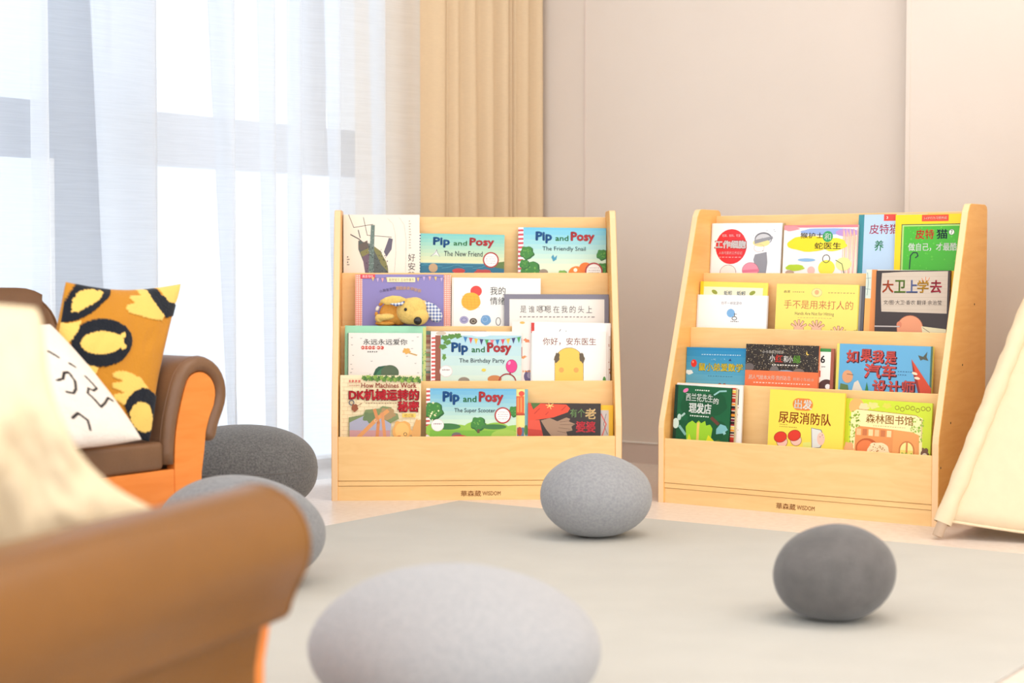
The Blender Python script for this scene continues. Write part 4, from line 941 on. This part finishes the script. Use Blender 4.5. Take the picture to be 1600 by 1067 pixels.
book('hands', .0075, a_hands, 'pale yellow picture book with drawn hands, middle of the second tier', (250, 232, 110))
book('greyside', .0052, a_greyside, 'dark grey book edge behind the pale yellow hands book', (92, 90, 96), pages=False)
book('davidback', .006, a_davidback, 'orange and brown illustrated book behind the dark bordered one', (224, 150, 80))
book('david', .0105, a_david, 'dark bordered picture book with multicoloured Chinese title and tan disc', (70, 54, 48))

def a_mouse(A):
    sky(A, (34, 134, 186), (108, 178, 200), 56, 6); A.oval(14, 24, 0, 0, (0, 0, 0)) if False else None
    A.small(24, 86, 11, (200, 226, 236), 14, 1.3); A.oval(12, 25, 4.6, 6, (222, 48, 40)); A.oval(10.6, 23, 1.2, 1.8, (250, 150, 130)); A.oval(5, 39, 6, 3.6, (226, 236, 236), wob=.1)
    A.text('鼠小弟爱数学', 20, 24, 89, 36.5, (50, 110, 120), .06); A.text('鼠小弟爱数学', 20.5, 24.3, 88.5, 36, (252, 222, 46), .04)
    A.poly([(66, 20), (69, 16), (71, 20)], (40, 60, 120)); A.dots(6, 40, 16, 64, 19, .6, (220, 236, 240), 3); A.small(35, 74, 44, (30, 80, 110), 9, .9)
    A.oval(54, 59, 3.4, 4.6, (150, 70, 60)); A.oval(61, 59, 3.4, 4.6, (150, 70, 60))
def a_redgreen(A):
    A.rect(0, 0, A.w, A.h, (46, 38, 34)); A.dots(420, 0, 0, 114, 42, .42, (206, 180, 130), 11); A.dots(90, 0, 0, 114, 38, .6, (240, 226, 190), 12)
    A.text('小卡车系列绘本', 26, 9, 60, 14, (236, 230, 220), .01); A.text('小', 38, 16, 46, 26, (250, 246, 240), .04); A.text('红', 47, 15.5, 58, 27, (226, 60, 48), .04); A.text('和小', 60, 17, 74, 27, (250, 246, 240), .03); A.text('绿', 75, 16, 86, 28, (110, 170, 60), .04)
    A.small(42, 84, 31.5, (236, 230, 220), 9, 1.8); A.oval(97, 12, 2.6, 2.8, (246, 206, 90)); A.oval(98.4, 11, 2.4, 2.6, (46, 38, 34))
    A.oval(6, 36, 8, 6, (110, 100, 96)); A.oval(46, 40, 7, 7, (118, 108, 104)); A.oval(84, 42, 9, 6, (126, 110, 100)); A.oval(64, 43, 14, 4, (150, 160, 176)); A.rect(0, 41, A.w, A.h, (240, 120, 70))
    A.text('超人气绘本大师·宫西达也', 6, 48, 72, 55, (255, 236, 220), .02); A.text('精彩小车绘本', 76, 50, 108, 55, (255, 226, 206), .01); A.small(14, 100, 60, (255, 226, 206), 16, 1.6)
def a_six(A):
    A.rect(0, 0, A.w, A.h, (242, 240, 232)); A.rect(50, 0, 69, 5, (56, 140, 70)); A.text('6', 53.5, 11, 60, 22, K, .05); A.small(55, 60, 28, K, 2, 1.6); A.oval(64, 64, 15, 17, (86, 50, 46)); A.oval(66, 58, 4, 4, (246, 240, 236)); A.rect(69, 0, 74, A.h, (170, 92, 70)); A.rect(50, 34, 54, 44, (206, 80, 60))
def a_car(A):
    A.rect(0, 0, A.w, A.h, (102, 172, 214)); A.rect(0, 0, 4.5, A.h, (226, 214, 100)); A.rect(147, 0, 150, A.h, (70, 110, 90))
    def row(t, X, y0, y1):
        for c, (x0, x1, dy) in zip(t, X): A.text(c, x0-.2, y0+dy+.2, x1+1.6, y1+dy+1.6, (84, 40, 60), .075); A.text(c, x0, y0+dy, x1, y1+dy, (240, 100, 90), .055)
    row('如果我是', [(17, 34, 1), (39, 55, -1), (58, 74, 0), (78, 94, 1)], 9, 27); row('汽车', [(46, 70, 0), (74, 94, 0)], 30, 51)
    row('设计师', [(60, 80, 0), (84, 102, 0), (106, 124, -1)], 55, 74); A.small(98, 120, 40, (40, 80, 120), 5, 1.2); A.small(98, 110, 45, (40, 80, 120), 3, 1.2)
    A.poly([(118, 20), (150, 64), (150, 84), (136, 84), (126, 50)], (214, 74, 40)); A.poly([(118, 20), (128, 50), (137, 84), (134, 84), (122, 44)], (150, 46, 34)); A.oval(124, 42, 4.4, 2, (246, 220, 190), .3); A.oval(128, 49, 4.4, 2, (246, 220, 190), .2)
    A.poly([(128, 14), (136, 16), (142, 8), (141, 16), (144, 22), (136, 20), (132, 22)], (84, 84, 70))
    A.oval(19, 51, 8.6, 10, (222, 160, 116)); A.line([(18, 47), (28, 48)], .8, K); A.poly([(6, 84), (8, 62), (20, 64), (24, 84)], (100, 126, 70)); A.poly([(24, 84), (30, 60), (36, 56), (50, 84)], (226, 214, 196)); A.poly([(46, 84), (50, 58), (56, 84)], (58, 130, 70))
def a_brocback(A): A.rect(0, 0, A.w, A.h, (248, 242, 234)); A.rect(95, 6, 97.5, 30, (90, 74, 66)); A.small(95, 97, 34, (190, 110, 80), 1, 2); A.dots(10, 94, 34, 98, 70, .8, (180, 120, 90), 2)
def a_broccoli(A):
    G = (22, 96, 56); A.rect(0, 0, A.w, A.h, G)
    for x, y, r in ((14, 70, 16), (70, 66, 15), (44, 60, 24), (30, 30, 20), (64, 26, 18)): A.oval(x, y, r, r, (18, 84, 48), wob=.05)
    A.rect(0, 0, 5, A.h, (14, 52, 36)); A.oval(17, 8, 4.6, 2.8, (232, 120, 170), -.6); A.small(32, 54, 6.5, (230, 240, 226), 6, 2)
    A.text('西兰花先生', 18, 12, 60, 24, (250, 252, 246), .02); A.text('的', 61, 17, 69, 26, (250, 252, 246), .03); A.text('理发店', 24, 26.5, 58, 42, (250, 252, 246), .05); A.small(26, 56, 46.5, (230, 240, 226), 8, 2)
    A.line([(62, 12), (70, 6), (80, 5)], 2.4, (150, 200, 196)); A.oval(4, 60, 5, 8, (206, 226, 214)); A.oval(9, 50, 3, 5, (190, 216, 206)); A.line([(10, 64), (20, 76)], 4, (130, 180, 170)); A.line([(13, 48), (17, 44)], 3, (170, 200, 190))
    A.poly([(24, 58), (30, 54), (36, 58), (40, 53), (44, 57), (50, 53), (52, 60), (58, 58), (62, 64), (58, 100), (24, 100), (20, 64)], (156, 206, 46)); A.rect(37.5, 56, 41.5, 100, (236, 196, 96)); A.poly([(26, 74), (20, 100), (36, 100)], (232, 224, 40)); A.poly([(56, 74), (48, 100), (84, 100)], (232, 224, 40))
    A.line([(60, 48), (70, 56)], 5, (104, 62, 50)); A.poly([(68, 64), (74, 56), (82, 58), (86, 64), (78, 70), (68, 72)], (126, 186, 190)); A.line([(80, 68), (84, 76)], 4, (150, 200, 200)); A.oval(72, 86, 5, 6, (76, 110, 40)); A.oval(84, 80, 6, 10, (26, 90, 50))
def a_flame(A):
    A.rect(0, 0, A.w, A.h, (236, 220, 190)); q = random.Random(4)
    for i in range(22): y = i*4; A.rect(53, y, 60, y+q.uniform(2, 4.4), q.choice([(206, 60, 30), (240, 150, 40), (50, 30, 30), (246, 210, 90), (170, 40, 40), (120, 24, 50)]))
    A.rect(60, 0, 62, A.h, (196, 178, 130))
def a_fire(A):
    A.rect(0, 0, A.w, A.h, (252, 222, 84)); A.oval(46, 21, 9, 9.6, (224, 132, 52)); A.oval(60, 21, 9, 9.6, (224, 132, 52)); A.rect(46, 11.6, 60, 30.6, (224, 132, 52)); A.text('出发', 40, 14, 67, 28, (255, 250, 240), .05)
    A.text('尿尿消防队', 16, 33.5, 98, 51.5, (176, 82, 30), .025); A.small(18, 30, 54, (150, 110, 50), 5, 1.2); A.small(18, 46, 57.5, (150, 110, 50), 8, 1.2)
    for x, y in ((20, 74), (42, 70)):
        A.oval(x+3, y+7, 9, 9, (70, 40, 30)); A.oval(x+3, y+7, 8.4, 8.4, (250, 196, 176)); A.oval(x, y, 10.6, 8.6, (90, 24, 20), -.4); A.oval(x, y, 10, 8, (222, 58, 40), -.4)
    A.poly([(68, 56), (84, 58), (90, 72), (84, 86), (70, 88)], (120, 120, 124)); A.poly([(69, 57), (83, 59), (89, 72), (83, 85), (71, 87)], (222, 222, 216)); A.oval(84, 72, 6, 10, (250, 196, 176)); A.dots(4, 82, 64, 88, 70, .8, K, 2); A.poly([(56, 80), (68, 78), (70, 90), (56, 92)], (226, 226, 120))
def a_forest(A):
    A.rect(0, 0, A.w, A.h, (204, 222, 50)); A.rect(0, 0, 7, A.h, (196, 206, 30)); A.oval(18, 12, 12, 13, (248, 180, 104)); A.oval(30, 12, 8, 6, (250, 216, 160), wob=.1)
    A.oval(44, 9, 9, 5, (226, 220, 130), wob=.15); A.oval(66, 8, 7, 4, (220, 214, 80), wob=.15)
    for i in range(7): A.ring(82+i*8, 10+2*sin(i*2), 3, 3, .8, (150, 120, 50))
    A.poly([(10, 22), (20, 16), (112, 20), (122, 24), (124, 100), (10, 100)], (252, 236, 172)); A.line([(20, 16), (112, 20), (121, 26), (122, 60)], .8, (170, 120, 50)); A.dots(60, 8, 20, 26, 70, 1.6, (150, 180, 60), 6); A.dots(50, 104, 24, 126, 60, 1.6, (150, 190, 70), 7)
    A.text('森林图书馆', 34, 22, 108, 36, (186, 128, 48), .02); A.small(46, 96, 40, (190, 150, 90), 12, .9)
    A.poly([(18, 84), (18, 46), (26, 42), (78, 44), (78, 100), (18, 100)], (232, 150, 84)); A.poly([(78, 44), (108, 46), (118, 50), (120, 100), (78, 100)], (238, 162, 92))
    for i in range(6): A.rect(20+i*9.6, 46, 27+i*9.6, 56, ((246, 196, 140), (206, 120, 70), (250, 216, 160))[i % 3])
    A.oval(38, 76, 18, 16, (196, 92, 44)); A.oval(36, 76, 14, 13, (236, 128, 70)); A.oval(56, 80, 18, 15, (250, 226, 180), wob=.05); A.dots(40, 42, 68, 66, 84, 1, (196, 140, 80), 3)
    A.oval(100, 74, 12, 14, (206, 120, 60)); A.rect(88, 74, 112, 100, (206, 120, 60)); A.oval(100, 74, 10, 12, (250, 236, 150)); A.rect(90, 74, 110, 100, (246, 222, 110)); A.rect(98.6, 62, 101.4, 100, (214, 130, 70)); A.dots(16, 90, 78, 110, 90, 1.8, (150, 180, 60), 4)
    A.oval(128, 76, 6, 8, (120, 84, 60), wob=.15); A.oval(128, 80, 4, 4, (236, 220, 190)); A.oval(9, 78, 8, 10, (238, 176, 120), wob=.1)
book('mouse', .0055, a_mouse, 'blue sky picture book with red balloon and yellow Chinese title', (60, 130, 160), spine=(40, 110, 140))
book('redgreen', .007, a_redgreen, 'speckled black picture book with an orange paper band', (240, 140, 90))
book('six', .005, a_six, 'white book edge with green tab and black numeral between speckled and blue covers', (160, 90, 70), pages=False)
book('car', .010, a_car, 'blue picture book with red Chinese lettering and orange wedge on third tier', (226, 214, 100), spine=(206, 190, 80))
book('broccoliback', .006, a_brocback, 'white book behind the dark green cover on the bottom tier', (238, 230, 220))
book('flamespine', .005, a_flame, 'book with a flame-patterned edge behind the dark green cover', (236, 220, 190), pages=False)
book('broccoli', .0055, a_broccoli, 'dark green picture book with white title, bottom tier of the angled bookshelf', (16, 60, 40))
book('firemen', .007, a_fire, 'yellow picture book with red caps and orange title badge', (250, 222, 80))
book('forest', .006, a_forest, 'lime green and orange picture book on the bottom tier by the tent', (204, 222, 50))

# ------------------------------------------------------------------ plush puppy lying on the second lip
M_plush = mat('yellow_plush', (244, 208, 120), .95, .05, noise_amt=.12, scale=160, bump=.6, bscale=300, sheen=.2)
M_plush_o = mat('orange_plush', (226, 160, 76), .95, .05, noise_amt=.12, scale=160, bump=.5, bscale=300)
def gingham(name, a, b, s):
    m = mat(name, a, .85, .1); nt = m.node_tree; bs = nt.nodes['Principled BSDF']; tc = [n for n in nt.nodes if n.type == 'TEX_COORD'][0]; outs = []
    for d in ('X', 'Z'):
        w = nt.nodes.new('ShaderNodeTexWave'); w.bands_direction = d; w.inputs['Scale'].default_value = s; nt.links.new(tc.outputs['Object'], w.inputs['Vector'])
        g = nt.nodes.new('ShaderNodeMath'); g.operation = 'GREATER_THAN'; g.inputs[1].default_value = .5; nt.links.new(w.outputs['Fac'], g.inputs[0]); outs.append(g)
    ad = nt.nodes.new('ShaderNodeMath'); ad.operation = 'ADD'; nt.links.new(outs[0].outputs[0], ad.inputs[0]); nt.links.new(outs[1].outputs[0], ad.inputs[1])
    hf = nt.nodes.new('ShaderNodeMath'); hf.operation = 'MULTIPLY'; hf.inputs[1].default_value = .5; nt.links.new(ad.outputs[0], hf.inputs[0])
    r = nt.nodes.new('ShaderNodeValToRGB'); r.color_ramp.elements[0].color = (*lin(a), 1); r.color_ramp.elements[1].color = (*lin(b), 1); nt.links.new(hf.outputs[0], r.inputs[0]); nt.links.new(r.outputs[0], bs.inputs['Base Color'])
    return m
M_ging = gingham('blue_gingham', (238, 240, 240), (84, 106, 168), 34)
pos, rz = SHELF[1]
pup = empty('plush_puppy', 'yellow plush puppy with gingham ear lying against the purple book', 'soft toy', (0, 0, 0))
pup.matrix_world = Matrix.Translation(pos) @ Matrix.Rotation(rz, 4, 'Z') @ Matrix.Translation((.193, .155, .4755))
def ry(a): return Matrix.Rotation(a, 3, 'Y')
bm = bmesh.new()
ellipsoid(bm, (.022, -.012, .042), (.040, .034, .038)); ellipsoid(bm, (.044, -.022, .028), (.030, .028, .026)); ellipsoid(bm, (.034, -.016, .052), (.034, .030, .030))
fuse('head', bm, .0022, M_plush, pup)
bm = bmesh.new()
ellipsoid(bm, (-.036, .002, .034), (.030, .024, .033)); ellipsoid(bm, (-.010, .004, .026), (.026, .022, .024))
body = fuse('body', bm, .0024, M_plush_o, pup)
bm = bmesh.new(); ellipsoid(bm, (-.048, -.018, .026), (.026, .014, .010), ry(-.1)); ellipsoid(bm, (-.066, -.014, .022), (.012, .012, .013)); fuse('front_paw', bm, .002, M_plush, pup)
bm = bmesh.new(); ellipsoid(bm, (-.050, -.004, .008), (.028, .018, .0085)); fuse('hind_paw', bm, .002, M_plush_o, pup)
for k in range(5):
    a = radians(100 + k*28); bm = bmesh.new()
    for i in range(7):
        pass
    P = [(-.040 + .034*cos(a+da), -.006, .036+.034*sin(a+da)) for da in (-.2, -.1, 0, .1, .2)]
    tube(bm, P, [.003, .0045, .005, .0045, .003], 8); obj('collar_patch', bm, (M_sheet, M_plush_o)[k % 2], pup, True)
def ear(name, P, wd, m, th=.004):
    """a floppy flat ear: a leaf of cloth along a line of points"""
    bm = bmesh.new()
    for s in (0,):
        for i, (p, w) in enumerate(zip(P, wd)): pass
    n = 12; rings = []
    for i, (p, w) in enumerate(zip(P, wd)):
        a = Vector(P[min(i+1, len(P)-1)])-Vector(P[max(i-1, 0)]); d = a.normalized(); nn = Vector((0, 1, 0)); sd = d.cross(nn).normalized()
        rings.append([bm.verts.new(Vector(p)+sd*w*cos(2*pi*k/n)+nn*th*sin(2*pi*k/n)) for k in range(n)])
    for a, b in zip(rings, rings[1:]):
        for k in range(n): bm.faces.new((a[k], a[(k+1) % n], b[(k+1) % n], b[k]))
    bm.faces.new(rings[0][::-1]); bm.faces.new(rings[-1]); return obj(name, bm, m, pup, True)
ear('ear', [(.050, -.012, .062), (.064, -.014, .060), (.078, -.016, .050), (.090, -.017, .036), (.098, -.017, .022), (.103, -.016, .012)], [.004, .011, .017, .020, .017, .006], M_ging)
ear('ear', [(.046, -.006, .068), (.060, -.008, .067), (.074, -.010, .064)], [.003, .006, .003], M_plush, .006)
e = ear('ear', [(.010, -.030, .074), (-.006, -.034, .075), (-.026, -.034, .074), (-.046, -.032, .071), (-.062, -.028, .070)], [.004, .010, .013, .011, .003], M_plush, .0045)
bm = bmesh.new(); tube(bm, [(-.034, -.034, .064), (-.018, -.040, .061), (-.002, -.041, .064), (.006, -.039, .070)], [.002, .0045, .0045, .002], 8); obj('ear_lining', bm, M_ging, e, True)
bm = bmesh.new(); ellipsoid(bm, (.009, -.0455, .048), (.0042, .003, .0048)); obj('eye', bm, M_black, pup, True)
bm = bmesh.new(); ellipsoid(bm, (.043, -.050, .016), (.0115, .0075, .0115)); obj('nose', bm, M_black, pup, True)
